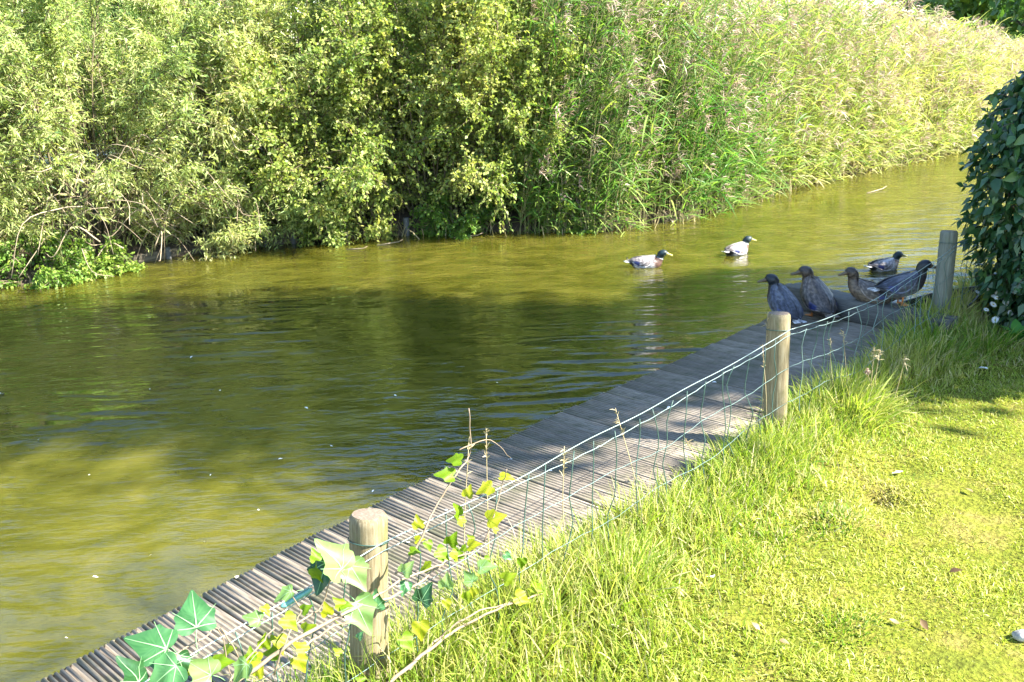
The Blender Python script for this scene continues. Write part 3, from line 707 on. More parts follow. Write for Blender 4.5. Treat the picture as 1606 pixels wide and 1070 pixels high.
# ================================================================== FAR BANK VEGETATION
def bush_obj(name, label, catg, c, rx, h, nst, ntw, nlf, Lr, Wr, lmat, seed, group, tint_c=.5, leafdir=.6, bare=0.0, fill=1.0, lean=(0, 0), twl=(.22, .55)):
    r = np.random.default_rng(seed)
    root = empty(name, (c[0], c[1], c[2]), label, catg, group)
    K = 7; az = r.uniform(0, 2 * math.pi, nst); b0 = np.column_stack([np.cos(az), np.sin(az)]) * (rx * .3 * np.sqrt(r.random(nst)))[:, None]
    az2 = az + r.normal(size=nst) * .4; reach = rx * r.uniform(.15, 1.0, nst) ** .8
    hh = h * np.sqrt(np.clip(1.02 - (reach / rx) ** 2 * .75, .1, 1)) * r.uniform(.72, 1.04, nst)
    low = r.random(nst) < .45; hh = np.where(low, hh * r.uniform(.18, .8, nst), hh); reach = np.where(low, rx * r.uniform(.7, 1.05, nst), reach)
    t = np.linspace(0, 1, K)[None]
    out = reach[:, None] * t ** 1.25; zz = hh[:, None] * (1.55 * t - .55 * t * t)
    px = c[0] + b0[:, :1] + np.cos(az2)[:, None] * out + lean[0] * zz + r.normal(size=(nst, K)) * .03
    py = c[1] + b0[:, 1:] + np.sin(az2)[:, None] * out + lean[1] * zz + r.normal(size=(nst, K)) * .03
    P = np.stack([px, py, c[2] - .15 + zz], -1)
    g = Geo(); tubes(g, P, np.linspace(.015, .004, K)[None] * r.uniform(.6, 1.2, (nst, 1)), 5); g.obj('stem', M_twig, root)
    # twigs
    ntw = int(ntw * 1.5); nlf = int(nlf * 1.1); nt_ = nst * ntw; si = np.repeat(np.arange(nst), ntw); tq = r.uniform(.12, 1, nt_) ** .65 * (K - 1.001); i0 = tq.astype(int); f = (tq - i0)[:, None]
    B = P[si, i0] * (1 - f) + P[si, i0 + 1] * f; Tg = norm(P[si, i0 + 1] - P[si, i0])
    outw = norm(np.column_stack([B[:, 0] - c[0], B[:, 1] - c[1], (B[:, 2] - c[2] - h * .35) * .6]))
    Dd = norm(Tg * .5 + outw * .55 + r.normal(size=(nt_, 3)) * .5 + np.array([0, 0, .15]))
    tl = r.uniform(*twl, nt_)
    e = np.linspace(0, 1, 4)[None, :, None]
    TP = B[:, None] + Dd[:, None] * tl[:, None, None] * e + np.array([0, 0, -1.0]) * (tl * .22)[:, None, None] * e ** 2
    keep = r.random(nt_) < .55
    g = Geo(); tubes(g, TP[keep][:, [0, 2, 3]], np.array([[.006, .004, .002]]), 3); g.obj('twig', M_twig, root)
    # leaves, thinned where the bush is bare
    nl = nt_ * nlf; ti = np.repeat(np.arange(nt_), nlf); u = r.uniform(.15, 1.05, nl)
    LB = B[ti] + Dd[ti] * (tl[ti] * u)[:, None] + np.array([0, 0, -1.0]) * (tl[ti] * .22 * u * u)[:, None] + r.normal(size=(nl, 3)) * .012
    if bare > 0:
        bm = vnoise(LB[:, 0] * 1.4 + seed, LB[:, 2] * 1.8, seed) + (c[2] + h * .28 - LB[:, 2]) * .7
        k_ = r.random(nl) > np.clip(bm * bare, 0, .93); LB = LB[k_]; ti = ti[k_]; nl = len(LB)
    LB[:, 2] = np.maximum(LB[:, 2], WZ + .03)
    LD = norm(Dd[ti] * leafdir + r.normal(size=(nl, 3)) * .6 + np.array([0, 0, -.12])); SdV = np.cross(LD, r.normal(size=(nl, 3)))
    cl = vnoise(B[:, 0] * 1.6, B[:, 2] * 1.9, seed + 7) * .20 + r.normal(size=nt_) * .10
    tint = np.clip(tint_c + cl[ti] + r.normal(size=nl) * .13, 0, 1)
    sz = r.uniform(.65, 1.2, nl)
    g = Geo(); rhombs(g, LB, LD, SdV, Lr * sz, Wr * 1.15 * sz, tint, .18); g.obj('foliage', lmat, root)
    return root
def bp(px, d):
    q = bank(s_at(px), d); return np.array([q[0], q[1], float(bank_z(d))])
gw = 'willow bushes on the far bank'
bush_obj('willow_bush', 'yellow green willow bush at the far left edge over the water', 'bush', bp(-60, .85), 1.75, 4.4, 60, 44, 15, .085, .016, M_willow, 21, gw, .55)
bush_obj('willow_bush', 'sprawling willow bush with a tangle of bare twigs hanging to the water', 'bush', bp(185, .85), 1.65, 4.3, 60, 46, 15, .080, .015, M_willow, 22, gw, .56, bare=1.3)
bush_obj('willow_bush', 'feathery pale willow bush leaning over the dark gap in the bank', 'bush', bp(400, .95), 1.35, 4.0, 56, 46, 15, .090, .015, M_willow, 23, gw, .62)
bush_obj('willow_bush', 'tall willow standing behind the tangle of bare twigs', 'bush', bp(300, 3.2), 2.0, 5.4, 54, 34, 14, .09, .017, M_willow, 24, gw, .45)
bush_obj('willow_bush', 'tall loose willow farthest left behind the waterside bushes', 'bush', bp(20, 3.4), 2.2, 5.6, 54, 34, 14, .09, .017, M_willow, 25, gw, .5)
gb = 'small leaved shrubs on the far bank'
bush_obj('leafy_shrub', 'dark small leaved shrub just right of the feathery willow', 'bush', bp(545, .7), 1.3, 3.9, 50, 40, 14, .056, .032, M_shrub, 31, gb, .50)
bush_obj('leafy_shrub', 'big yellowing shrub with small rounded leaves in the middle of the bank', 'bush', bp(680, .75), 1.6, 4.3, 60, 46, 14, .056, .032, M_shrub, 32, gb, .55)
bush_obj('leafy_shrub', 'yellow flecked shrub that meets the first green reeds', 'bush', bp(775, .8), 1.1, 3.9, 50, 40, 14, .054, .030, M_shrub, 33, gb, .57)
bush_obj('leafy_shrub', 'tall olive shrub rising behind the yellowing shrub', 'bush', bp(640, 3.3), 2.2, 5.4, 54, 34, 13, .07, .038, M_shrub, 34, gb, .45)
bush_obj('willow_bush', 'low willow shoots drooping in front of the rotting boards', 'bush', bp(322, .15), .62, .95, 26, 20, 13, .08, .014, M_willow, 26, gw, .6, twl=(.15, .4))
bush_obj('willow_bush', 'low willow shoots hanging to the water just left of the dark shrub', 'bush', bp(452, .2), .6, 1.1, 26, 20, 13, .08, .014, M_willow, 27, gw, .5, twl=(.15, .4))
gl = 'low waterside plants on the far bank'
for k, (px, d, rx, h, tc_, lb) in enumerate([(60, .12, .5, .75, .55, 'low leafy plants under the left willow at the water'), (160, .05, .32, .5, .6, 'small bright green plant dipping into the water below the bare twigs'),
                                            (510, .18, .45, .9, .35, 'pale leaved bramble in the dark gap right of the feathery willow'), (580, .1, .42, .7, .6, 'bramble trailing to the water under the dark shrub'),
                                            (720, .12, .45, .6, .45, 'short bramble at the foot of the yellowing shrub'), (880, .1, .4, .75, .5, 'bright green waterside plant before the first reeds')]):
    bush_obj('bramble_plant', lb, 'plant', bp(px, d), rx, h, 22, 18, 10, .048, .026, M_bramble if k not in (2, 3) else M_shrub, 60 + k, gl, tc_, twl=(.1, .25))

# bare arching twigs of the tangle, each its own piece of dead brushwood
root = empty('dead_brushwood', tuple(bp(230, .35)), 'tangle of bare tan twigs arching from the willow down to the water', 'branches')
r = np.random.default_rng(5)
for k in range(90):
    px = r.uniform(90, 390); b0 = bp(px, r.uniform(-.45, .35)); b0[2] = r.uniform(.0, 1.25) + max(0, b0[2])
    dirx = r.choice([-1, 1]) * r.uniform(.2, .8); Ln = r.uniform(.5, 1.3)
    pts = [b0, b0 + np.array([dirx * .35, -.25 * r.random(), .22 * r.random()]) * Ln, b0 + np.array([dirx * .75, -.4 * r.random(), -.05]) * Ln, b0 + np.array([dirx * 1.0, -.5 * r.random(), -.5 * r.random()]) * Ln]
    pts = np.array(pts) + r.normal(size=(4, 3)) * .03; pts[:, 2] = np.maximum(pts[:, 2], WZ - .02)
    g = Geo(); sp = smooth_path(pts, 4); tube(g, sp, np.linspace(.0085, .003, len(sp)) * r.uniform(.5, 1.2), 4); g.obj('branch', M_dry, root)

# reed bed
def reed_patch(N, s0, s1, d0, d1, seed, hfun):
    r = np.random.default_rng(seed)
    s = r.uniform(s0, s1, N); d = d0 + (d1 - d0) * r.random(N) ** 1.3
    q = bank(s, d); z = bank_z(d, s); h = hfun(s) * (r.uniform(.22, .62, N) if d1 < .6 else r.uniform(.50, 1.06, N) if d1 < 2 else r.uniform(.75, 1.08, N))
    return np.column_stack([q, z]), s, d, h, r
SR0, SR1 = s_at(845), BS[-2] - 2
s_end = s_at(1500)
def hf(s):
    clump = 1 + .10 * vnoise(s * 1.3, s * 0 + 2, 77)
    return np.interp(s, [SR0, SR0 + 3, s_end - 4, s_end, s_end + 6, s_end + 16], [3.2, 3.2, 2.9, 2.25, 1.35, 1.2]) * clump
gL, gS, gP = Geo(), Geo(), Geo()
for N, d0, d1, sd_, sa, sb in [(1700, -.12, .55, 4, SR0 - .3, s_end + 5), (1700, .0, 1.3, 1, SR0 - .3, s_end + 5), (2300, .7, 3.6, 2, SR0 - .6, s_end + 8), (900, 1.5, 5.0, 3, SR0 - 2, s_end + 20)]:
    B, s, d, h, r = reed_patch(N, sa, sb, d0, d1, sd_, hf)
    if d1 < 2:                                          # gaps between the clumps at the water
        k_ = r.random(N) < np.clip(.80 + .9 * vnoise(s * 2.1, s * .3, 45), .04, 1); B, s, d, h = B[k_], s[k_], d[k_], h[k_]; N = len(s)
    lean = np.column_stack([.16 + r.normal(size=N) * .07, -.03 + r.normal(size=N) * .06, np.zeros(N)])
    front = np.clip(1 - d / .9, 0, 1)
    lean[:, 1] -= front * .10 * r.random(N); lean[:, 0] += front * .06 * r.normal(size=N)
    e = np.linspace(0, 1, 5)
    P = B[:, None] + np.array([0, 0, 1.0]) * (h[:, None] * e)[..., None] + lean[:, None] * (h[:, None] * e ** 2)[..., None]
    P[:, 0, 2] -= .2
    ct = np.clip(.30 + .36 * vnoise(B[:, 0] * 1.5, h * 1.2, 40) + .12 * r.normal(size=N) + .028 * (s - SR0), 0, 1)
    tubes(gS, P, np.linspace(.005, .0022, 5)[None], 3, tint=np.clip(ct + .2, 0, 1))
    nl = 14; si = np.repeat(np.arange(N), nl); u = np.tile(np.linspace(.16, .97, nl), N) + r.normal(size=N * nl) * .03
    u = np.clip(u, .05, .99); k4 = np.minimum((u * 4).astype(int), 3); f = (u * 4 - k4)[:, None]
    LBs = P[si, k4] * (1 - f) + P[si, k4 + 1] * f
    az = r.normal(size=N * nl) * .9 - .3; az += np.where(r.random(N * nl) < .25, math.pi, 0)
    LD = np.column_stack([np.cos(az), np.sin(az) * .9, .75 + .45 * r.normal(size=N * nl) + .3 * u])
    SdV = np.cross(LD, np.array([0, 0, 1.0]) + r.normal(size=(N * nl, 3)) * .5)
    tn = np.clip(ct[si] + .13 * r.normal(size=N * nl) + .25 * (u < .3), 0, 1)
    ribbons(gL, LBs, LD, SdV, r.uniform(.28, .56, N * nl), r.uniform(.013, .025, N * nl), [(0, .5), (.35, 1), (.7, .75), (1, 0)], r.uniform(.15, .75, N * nl), tn)
    # plumes
    hp = r.random(N) < np.clip(.46 + .025 * (s - SR0), .2, .8); pb = P[hp, 4]; npb = len(pb); nr_ = 17
    pi = np.repeat(np.arange(npb), nr_); uu = r.uniform(-.24, .03, npb * nr_)
    PB = pb[pi] + np.array([0, 0, 1.0]) * uu[:, None]
    PD = norm(np.column_stack([.55 + r.normal(size=npb * nr_) * .45, r.normal(size=npb * nr_) * .4, .55 + .5 * r.normal(size=npb * nr_)]))
    ribbons(gP, PB, PD, np.cross(PD, r.normal(size=(npb * nr_, 3))), r.uniform(.07, .18, npb * nr_), r.uniform(.008, .017, npb * nr_), [(0, .4), (.5, 1), (1, 0)], .5, np.clip(.5 + .25 * r.normal(size=npb)[pi] + .15 * r.normal(size=npb * nr_), 0, 1))
root = empty('reed_bed', tuple(bp(1150, 1.5)), 'long bed of tall green and straw coloured reeds with plumes along the far bank', 'reeds')
props(gL.obj('reed_leaves', M_reed, root), kind='stuff'); props(gS.obj('reed_stems', M_reedstem, root), kind='stuff'); props(gP.obj('reed_plumes', M_plume, root), kind='stuff')
# individually visible plumed reeds at the front
gr_ = 'plumed reeds standing out in front of the reed bed'
for k, (px, py, ph) in enumerate([(1015, 120, .26), (1005, 215, .3), (1060, 250, .25), (1085, 75, .24), (1000, 190, .22), (1290, 110, .26), (1265, 60, .24), (930, 190, .22), (1070, 285, .2), (1330, 60, .26), (1400, 40, .26), (1440, 70, .25), (1150, 60, .25)]):
    r = np.random.default_rng(900 + k)
    b0 = bp(px - 12, r.uniform(.15, .5)); b0[2] = max(b0[2], -.2)
    dist = np.linalg.norm(b0[:2]); ry_ = ray(px, py); tt = dist / np.linalg.norm(ry_[:2]); top = CAM + ry_ * tt
    top[2] = min(top[2], 3.2)
    root = empty('plumed_reed', tuple(b0), ['tall reed with a round pinkish plume on a bright green stalk, above the nearer drake', 'pinkish plumed reed half as tall, straight above the nearer drake', 'brown plumed reed between the two swimming drakes', 'tallest pale plume up from the gap between the two drakes', 'plumed reed close behind the pinkish one above the nearer drake',
        'plumed reed in the middle of the long reed bed', 'high plume just before the middle of the long reed bed', 'plumed reed nearest the yellowing shrub', 'lowest plume, drooping near the water between the drakes', 'high plume past the middle of the long reed bed', 'high plume toward the hedge end of the reed bed', 'plumed reed farthest along toward the hedge', 'high plume above the farther drake'][k], 'reed', gr_)
    pts = smooth_path([b0 - np.array([0, 0, .1]), b0 * .5 + top * .5 + np.array([-.05, 0, .0]), top], 4)
    g = Geo(); tube(g, pts, np.linspace(.008, .004, len(pts)), 5, .25); g.obj('stem', M_reedstem, root)
    nn = 130; uu = r.random(nn); PB = top + np.column_stack([r.normal(size=nn) * .012, r.normal(size=nn) * .012, -ph * uu])
    PD = norm(np.column_stack([.25 + r.normal(size=nn) * .6, r.normal(size=nn) * .5, .35 + r.normal(size=nn) * .5]))
    g = Geo(); ribbons(g, PB, PD, np.cross(PD, r.normal(size=(nn, 3))), r.uniform(.06, .17, nn), .011, [(0, .4), (.5, 1), (1, 0)], .6, np.clip(.55 + .2 * r.normal(size=nn), 0, 1)); g.obj('plume', M_plume, root)
    m_ = 6; hs_ = r.uniform(.3, .85, m_); LBs = b0 + (top - b0) * hs_[:, None]; az = r.normal(size=m_) * 1.2
    LD = np.column_stack([np.cos(az), np.sin(az) - .3, np.full(m_, .8)])
    g = Geo(); ribbons(g, LBs, LD, np.cross(LD, np.array([[0, 0, 1.0]])), r.uniform(.35, .55, m_), .024, [(0, .5), (.35, 1), (.7, .75), (1, 0)], .5, r.uniform(.2, .6, m_)); g.obj('leaf', M_reed, root)
# dead stalks and stubble in the shallows
g = Geo(); r = np.random.default_rng(8); N = 700
s = r.uniform(s_at(600), s_end + 2, N); d = -.05 + .35 * r.random(N) - .22 * (r.random(N) < .25); q = bank(s, d); B = np.column_stack([q, np.full(N, WZ - .05)])
LD = np.column_stack([r.normal(size=N) * .3, r.normal(size=N) * .3 - .1, np.ones(N)])
ribbons(g, B, LD, np.cross(LD, r.normal(size=(N, 3))), r.uniform(.12, .55, N), r.uniform(.008, .018, N), [(0, 1), (.6, .8), (1, 0)], r.uniform(0, .5, N), r.uniform(.4, 1, N))
props(g.obj('dead_reed_stubble', M_reedstem), 'straw coloured dead reed stubble standing in the shallows of the far bank', 'reeds', kind='stuff')

# revetment boards at the water's edge
rev = empty('bank_revetment', tuple(bp(330, .03)), 'low rotting timber boards holding the far bank below the willows', 'revetment')
for px0, px1, ht in [(195, 300, .12), (305, 372, .10), (375, 470, .13), (475, 560, .09)]:
    q0, q1 = bp(px0, .10), bp(px1, .10); q0[2] = q1[2] = WZ - .13 + ht; dd = (q1 - q0) / 2; pp_ = norm(np.array([-dd[1], dd[0], 0]))
    g = Geo(); box(g, (q0 + q1) / 2, dd * .98, pp_ * .02, np.array([0, 0, ht]), bev=.006); g.obj('board', M_rush, rev)
for px in (190, 265, 340, 420, 462, 545, 640):
    q0 = bp(px, .05); g = Geo(); tube(g, [(q0[0], q0[1], -.7), (q0[0], q0[1], WZ + rng.uniform(.12, .32))], .04, 8); g.obj('stake', M_beam, rev)
for k, (px, py, Ln, az, lb) in enumerate([(612, 383, .35, .2, 'pale stick floating below the dark shrub'), (560, 392, .3, -.3, 'short bare stick by the bramble at the water'), (735, 372, .4, .05, 'tan stick lying at the waterline below the yellowing shrub'), (1375, 300, .5, .6, 'bent dead reed stalk floating by the far reeds')]):
    c = at(px, py, WZ); dx = np.array([math.cos(az), math.sin(az), 0]) * Ln / 2
    g = Geo(); tube(g, [c - dx, c + np.array([0, 0, .012]), c + dx * .6 + np.array([0, 0, .02]), c + dx + np.array([0, 0, .05])], [.008, .009, .007, .004], 5)
    props(g.obj('floating_stick', M_dry), lb, 'stick')

# distant trees beyond the reeds
def tree(label, c, h, cr, nl, seed, group, lmat=M_tree, ls=.3, z0=.35, tint=.5, name='tree'):
    r = np.random.default_rng(seed); root = empty(name, tuple(c), label, 'tree', group)
    g = Geo(); sp = smooth_path([c - np.array([0, 0, .3]), c + np.array([.1, 0, h * .3]), c + np.array([-.1, .1, h * .6]), c + np.array([0, 0, h * .9])], 4)
    tube(g, sp, np.linspace(.03, .006, len(sp)) * h, 9)
    nb = 26; cen = []
    for k in range(nb):
        t_ = r.uniform(z0 * .8, .9); b0 = np.array([c[0], c[1], c[2] + h * t_]); a = r.uniform(0, 6.28); rr = cr * math.sqrt(max(.1, 1 - ((t_ - .55) / .55) ** 2)) * r.uniform(.4, .95)
        e = b0 + np.array([math.cos(a) * rr, math.sin(a) * rr, h * r.uniform(.02, .14)])
        tube(g, smooth_path([b0, (b0 + e) / 2 + np.array([0, 0, .05 * h]), e], 3), np.linspace(.010, .002, 7) * h, 5); cen.append((e + b0) / 2); cen.append(e)
    g.obj('trunk', M_bark, root)
    cen = np.array(cen); ci = r.integers(0, len(cen), nl); P = cen[ci] + r.normal(size=(nl, 3)) * np.array([cr, cr, h * .16]) * .2
    LD = rdir(nl, r) + np.array([0, 0, -.2]); g = Geo()
    rhombs(g, P, LD, np.cross(LD, r.normal(size=(nl, 3))), ls * r.uniform(.6, 1.2, nl), ls * .6 * r.uniform(.6, 1.1, nl), np.clip(tint + .15 * r.normal(size=len(cen))[ci] + .12 * r.normal(size=nl), 0, 1))
    g.obj('crown', lmat, root); return root
gt = 'trees beyond the reeds'
for k, (px, dist, h, cr, lb) in enumerate([(1530, 46, 8.5, 3.2, 'dark green tree beyond the end of the reeds'), (1610, 40, 9, 3.4, 'olive green tree at the top corner beyond the hedge'), (1700, 50, 10, 4, 'round tree outside the corner beyond the hedge'), (1450, 62, 9, 4, 'far tree just showing over the pale reeds')]):
    d_ = ray(px, 40); q = CAM[:2] + d_[:2] / np.linalg.norm(d_[:2]) * dist
    tree(lb, np.array([q[0], q[1], .3]), h, cr, 5000, 70 + k, gt, ls=.42, z0=.12)
# tall row standing behind the bushes (what the water mirrors)
for k, (x, y, h, lb) in enumerate([(-12, 17.5, 8, 'tall tree behind the willows at the left end of the bank'), (-7.2, 19.5, 7.2, 'tall tree standing behind the middle willows'), (-1.0, 20.5, 6.4, 'tree behind the yellowing shrub'), (-17.5, 15, 9, 'tree farthest left behind the willows')]):
    tree(lb, np.array([x, y, .3]), h, 2.9, 9000, 80 + k, 'trees behind the far bank bushes', ls=.36, z0=.08, tint=.55)

# ================================================================== HEDGE, SHADE TREE
def leafshape(n, r):
    pass
root = empty('hedge_shrub', tuple(at(1672, 520)), 'dense dark green hedge shrub with drooping leaves beside the far post', 'shrub')
hc = at(1672, 520); hc[2] = 0
r = np.random.default_rng(44); nl = 9000
def hedge_pts(n, r, c, rx, ry, h):
    t_ = r.random(n); z = h * t_ ** .9; a = r.uniform(0, 2 * math.pi, n)
    prof = np.interp(z / h, [0, .2, .45, .65, .85, 1], [.55, .74, .98, 1.0, .78, .3])
    lump = 1 + .13 * vnoise(a * 2.2, z * 4, 6) + .08 * vnoise(a * 5, z * 9, 8)
    rr = prof * lump * (1 - .5 * r.random(n) ** 1.7)
    P = np.column_stack([c[0] + np.cos(a) * rx * rr, c[1] + np.sin(a) * ry * rr, c[2] + z])
    out = np.column_stack([np.cos(a), np.sin(a), np.zeros(n)]); return P, out
HR = (.80, .8, 2.12)
P, out = hedge_pts(nl, r, hc, *HR)
LD = norm(out * .6 + np.array([0, 0, -.75]) + r.normal(size=(nl, 3)) * .6); SdV = np.cross(LD, out) + r.normal(size=(nl, 3)) * .5
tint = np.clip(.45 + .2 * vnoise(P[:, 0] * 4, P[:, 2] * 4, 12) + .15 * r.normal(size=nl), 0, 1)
# the leaves nearest the camera on the visible side are pieces of their own
def leaf_piece_mesh(name, lmat, Ln=1.0, Wd=.62, fold=.18, tint=.5):
    ys = [0, .12, .3, .5, .7, .88, 1]; ws = [.03, .62, .98, .92, .66, .30, 0]
    g = Geo(); V = []
    for y, w_ in zip(ys, ws):
        z = -.22 * y * y
        V += [(-w_ * Wd / 2 * Ln, y * Ln, (z + fold * w_ * .5 * .5) * Ln), (0, y * Ln, z * Ln), (w_ * Wd / 2 * Ln, y * Ln, (z + fold * w_ * .5 * .5) * Ln)]
    Q = [(3 * i + j, 3 * i + j + 1, 3 * i + 4 + j, 3 * i + 3 + j) for i in range(6) for j in (0, 1)]
    g.add(V, Q, None, tint); return g.mesh(name, lmat, True)
def frame(Dv, Sd):
    """rotation matrix with y along Dv and x along Sd"""
    y = Vector(Dv).normalized(); x = Vector(Sd); x = (x - x.dot(y) * y).normalized(); z = x.cross(y)
    return Matrix((x, y, z)).transposed().to_4x4()
xx, yy, dp = project(P); score = dp + (xx > 1640) * 5
sel = np.argsort(score)[:290]; rest = np.setdiff1d(np.arange(nl), sel)
lm = [leaf_piece_mesh('hedge_leaf', M_hedge, tint=q) for q in (.25, .5, .8)]
for k in sel:
    lo = link('leaf', lm[int(rng.integers(3))], root, False)
    sc_ = rng.uniform(.055, .125)
    lo.matrix_local = Matrix.Translation(Vector(P[k]) - root.location) @ frame(LD[k], SdV[k]) @ Matrix.Scale(sc_, 4)
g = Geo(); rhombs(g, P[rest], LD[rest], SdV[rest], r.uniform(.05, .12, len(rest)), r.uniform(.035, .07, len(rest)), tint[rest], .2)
props(g.obj('foliage', M_hedge, root), kind='stuff')
g = Geo()
for k in range(16):
    a = r.uniform(0, 6.28); e = hc + np.array([math.cos(a) * .6, math.sin(a) * .6, r.uniform(1.0, 2.0)]); tube(g, smooth_path([hc + r.normal(size=3) * .06, (hc + e) / 2 + r.normal(size=3) * .08, e], 3), np.linspace(.022, .006, 7), 5)
g.obj('stem', M_bark, root)
gs_, gl_ = Geo(), Geo()
for k in range(26):
    a = r.uniform(1.6, 4.9); z0 = r.uniform(.35, 2.0); b0 = hc + np.array([math.cos(a) * HR[0] * .8, math.sin(a) * HR[1] * .8, z0]) * np.array([1, 1, 1]); pr = np.interp(z0 / HR[2], [0, .2, .45, .65, .85, 1], [.55, .74, .98, 1.0, .78, .3]); b0[:2] = hc[:2] + (b0[:2] - hc[:2]) * pr
    dv_ = norm(np.array([math.cos(a), math.sin(a), r.uniform(-.1, 1.0)])); L_ = r.uniform(.16, .38); P_ = smooth_path([b0, b0 + dv_ * L_ * .6, b0 + dv_ * L_ + np.array([0, 0, -.25 * L_])], 5)
    tube(gs_, P_, np.linspace(.004, .002, len(P_)), 4); m_ = 9; ii = r.integers(2, len(P_), m_); LD_ = norm(dv_ * .5 + rdir(m_, r) + np.array([0, 0, -.4]))
    rhombs(gl_, P_[ii], LD_, rdir(m_, r), r.uniform(.04, .10, m_), r.uniform(.025, .055, m_), r.uniform(.2, 1, m_), .2)
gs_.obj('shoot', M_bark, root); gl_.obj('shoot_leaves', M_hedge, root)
# the hedge goes on out of the picture, with the tree that shades deck and water
for k, (x, y, rx, ry, h, lb) in enumerate([(5.6, 6.45, 1.6, 1.1, 4.1, 'hedge shrub next along from the far post hedge, outside the view'), (6.4, 8.3, 1.4, 1.3, 4.0, 'tall hedge shrub behind the far post hedge, outside the view')]):
    root2 = empty('hedge_shrub', (x, y, 0), lb, 'shrub'); n_ = 9000
    P2, o2 = hedge_pts(n_, r, np.array([x, y, 0]), rx, ry, h); LD2 = norm(o2 * .6 + np.array([0, 0, -.75]) + r.normal(size=(n_, 3)) * .35)
    g = Geo(); rhombs(g, P2, LD2, np.cross(LD2, o2) + r.normal(size=(n_, 3)) * .25, .17, .11, np.clip(.45 + .2 * r.normal(size=n_), 0, 1), .2); g.obj('foliage', M_hedge, root2)
tree('broad tree on the lawn side whose shade falls over deck and water', np.array([8.6, 5.4, 0.0]), 9.8, 1.9, 12000, 91, 'shade trees on the lawn side', ls=.30, z0=.80)
tree('tall narrow tree outermost on the lawn side', np.array([12.0, 4.9, 0.0]), 17.0, 1.9, 7500, 93, 'shade trees on the lawn side', ls=.36, z0=.80)
tree('second broad tree behind the shade tree on the lawn side', np.array([12.6, 5.4, 0.0]), 11.8, 1.8, 8000, 92, 'shade trees on the lawn side', ls=.32, z0=.5)

# ================================================================== GRASS
def blades(N, us_, vs_, hh, ww, seed, tint, lean=.5, droop=.4, dirb=(0, 0), prof=((0, .8), (.5, .8), (1, 0))):
    r = np.random.default_rng(seed)
    z = lawn_z(us_, vs_); B = np.column_stack([O2[0] + D2[0] * us_ + M2[0] * vs_, O2[1] + D2[1] * us_ + M2[1] * vs_, z - .004])
    LD = np.column_stack([r.normal(size=N) * lean + dirb[0], r.normal(size=N) * lean + dirb[1], np.ones(N)])
    a = r.uniform(0, 6.28, N); SdV = np.column_stack([np.cos(a), np.sin(a), np.zeros(N)])
    g = Geo(); ribbons(g, B, LD, SdV, hh, ww, list(prof), droop, tint); return g
r = np.random.default_rng(17)
# short lawn, everywhere the picture and a step either side can see it
n0 = 520000; u_ = r.uniform(-1.5, 8.5, n0); v_ = 1.2 + 4.2 * r.random(n0)
Pw = np.column_stack([O2[0] + D2[0] * u_ + M2[0] * v_, O2[1] + D2[1] * u_ + M2[1] * v_, np.zeros(n0)]); X, Y, dpt = project(Pw)
k_ = (dpt > .5) & (X < 1606 + 420) & (Y < 1070 + 260) & (r.random(n0) < np.clip((4.2 / np.maximum(dpt, .5)) ** 1.1, .25, 1))
u_, v_ = u_[k_], v_[k_]; N = len(u_)
cl = vnoise(u_ * 4, v_ * 4, 51); cl2 = vnoise(u_ * 11, v_ * 11, 52); cl3 = vnoise(u_ * 1.3, v_ * 1.3, 53)
k_ = r.random(N) < np.clip(.66 + .45 * cl2 + .25 * cl, .08, 1); u_, v_, cl, cl2, cl3 = (q[k_] for q in (u_, v_, cl, cl2, cl3)); N = len(u_)
hh = np.clip(.036 + .016 * cl + .014 * cl2, .012, .085) * r.uniform(.6, 1.6, N)
tint = np.clip(.46 + .22 * cl3 + .10 * cl2 + .9 * np.clip(vnoise(u_ * 6.5, v_ * 6.5, 57) - .72, 0, .6) + .14 * r.normal(size=N) + .16 * np.clip(vnoise(u_ * 2.6, v_ * 2.6, 54) - .5, 0, 1), 0, 1)
tint = np.where(r.random(N) < .07, r.uniform(.85, 1, N), tint)
props(blades(N, u_, v_, hh, 0.0044 * r.uniform(.7, 1.3, N), 18, tint, .60, .45).obj('lawn_grass', M_grass), 'short mossy yellow green lawn grass', 'grass', kind='stuff')
# longer grass along the fence
n0 = 46000; u_ = r.uniform(-1.2, 8.0, n0); wv_ = np.interp(u_, [-1, 1.2, 2.2, 3.5, 5, 8], [.70, .70, .50, .42, .42, .6])
v_ = np.interp(u_, [1, 2, 2.5, 3.5, 6.5], [.98, 1.0, 1.15, 1.18, 1.12]) + np.abs(r.normal(size=n0)) * wv_
k_ = r.random(n0) < np.clip(.75 + .5 * vnoise(u_ * 4, v_ * 5, 61), .05, 1) * np.interp(u_, [-1, 2, 3, 4.5, 6, 8], [1, 1, .8, .9, 1, 1]); u_, v_ = u_[k_], v_[k_]; N = len(u_)
hh = np.clip(.30 * np.exp(-((v_ - 1.25) / (.9 * np.interp(u_, [-1, 1.2, 2.2, 3.5, 5, 8], [.70, .70, .42, .40, .42, .6]))) ** 2) + .05, .05, .4) * np.interp(u_, [0, 1.5, 2.8, 3.8, 4.4, 5.2, 6.1, 8], [1.25, 1.3, .85, .8, .78, .66, .95, 1.1]) * r.uniform(.45, 1.3, N) * (1 + .25 * vnoise(u_ * 6, v_ * 6, 62))
tint = np.clip(.55 + .22 * vnoise(u_ * 3, v_ * 3, 63) + .16 * r.normal(size=N), 0, 1); tint = np.where(r.random(N) < .20, r.uniform(.85, 1, N), tint)
props(blades(N, u_, v_, hh, .0055 * r.uniform(.6, 1.4, N), 19, tint, .30, .35, (-.05, -.05), ((0, .8), (.35, 1), (.7, .6), (1, 0))).obj('long_grass', M_tall), 'long uncut grass growing through the wire fence', 'grass', kind='stuff')
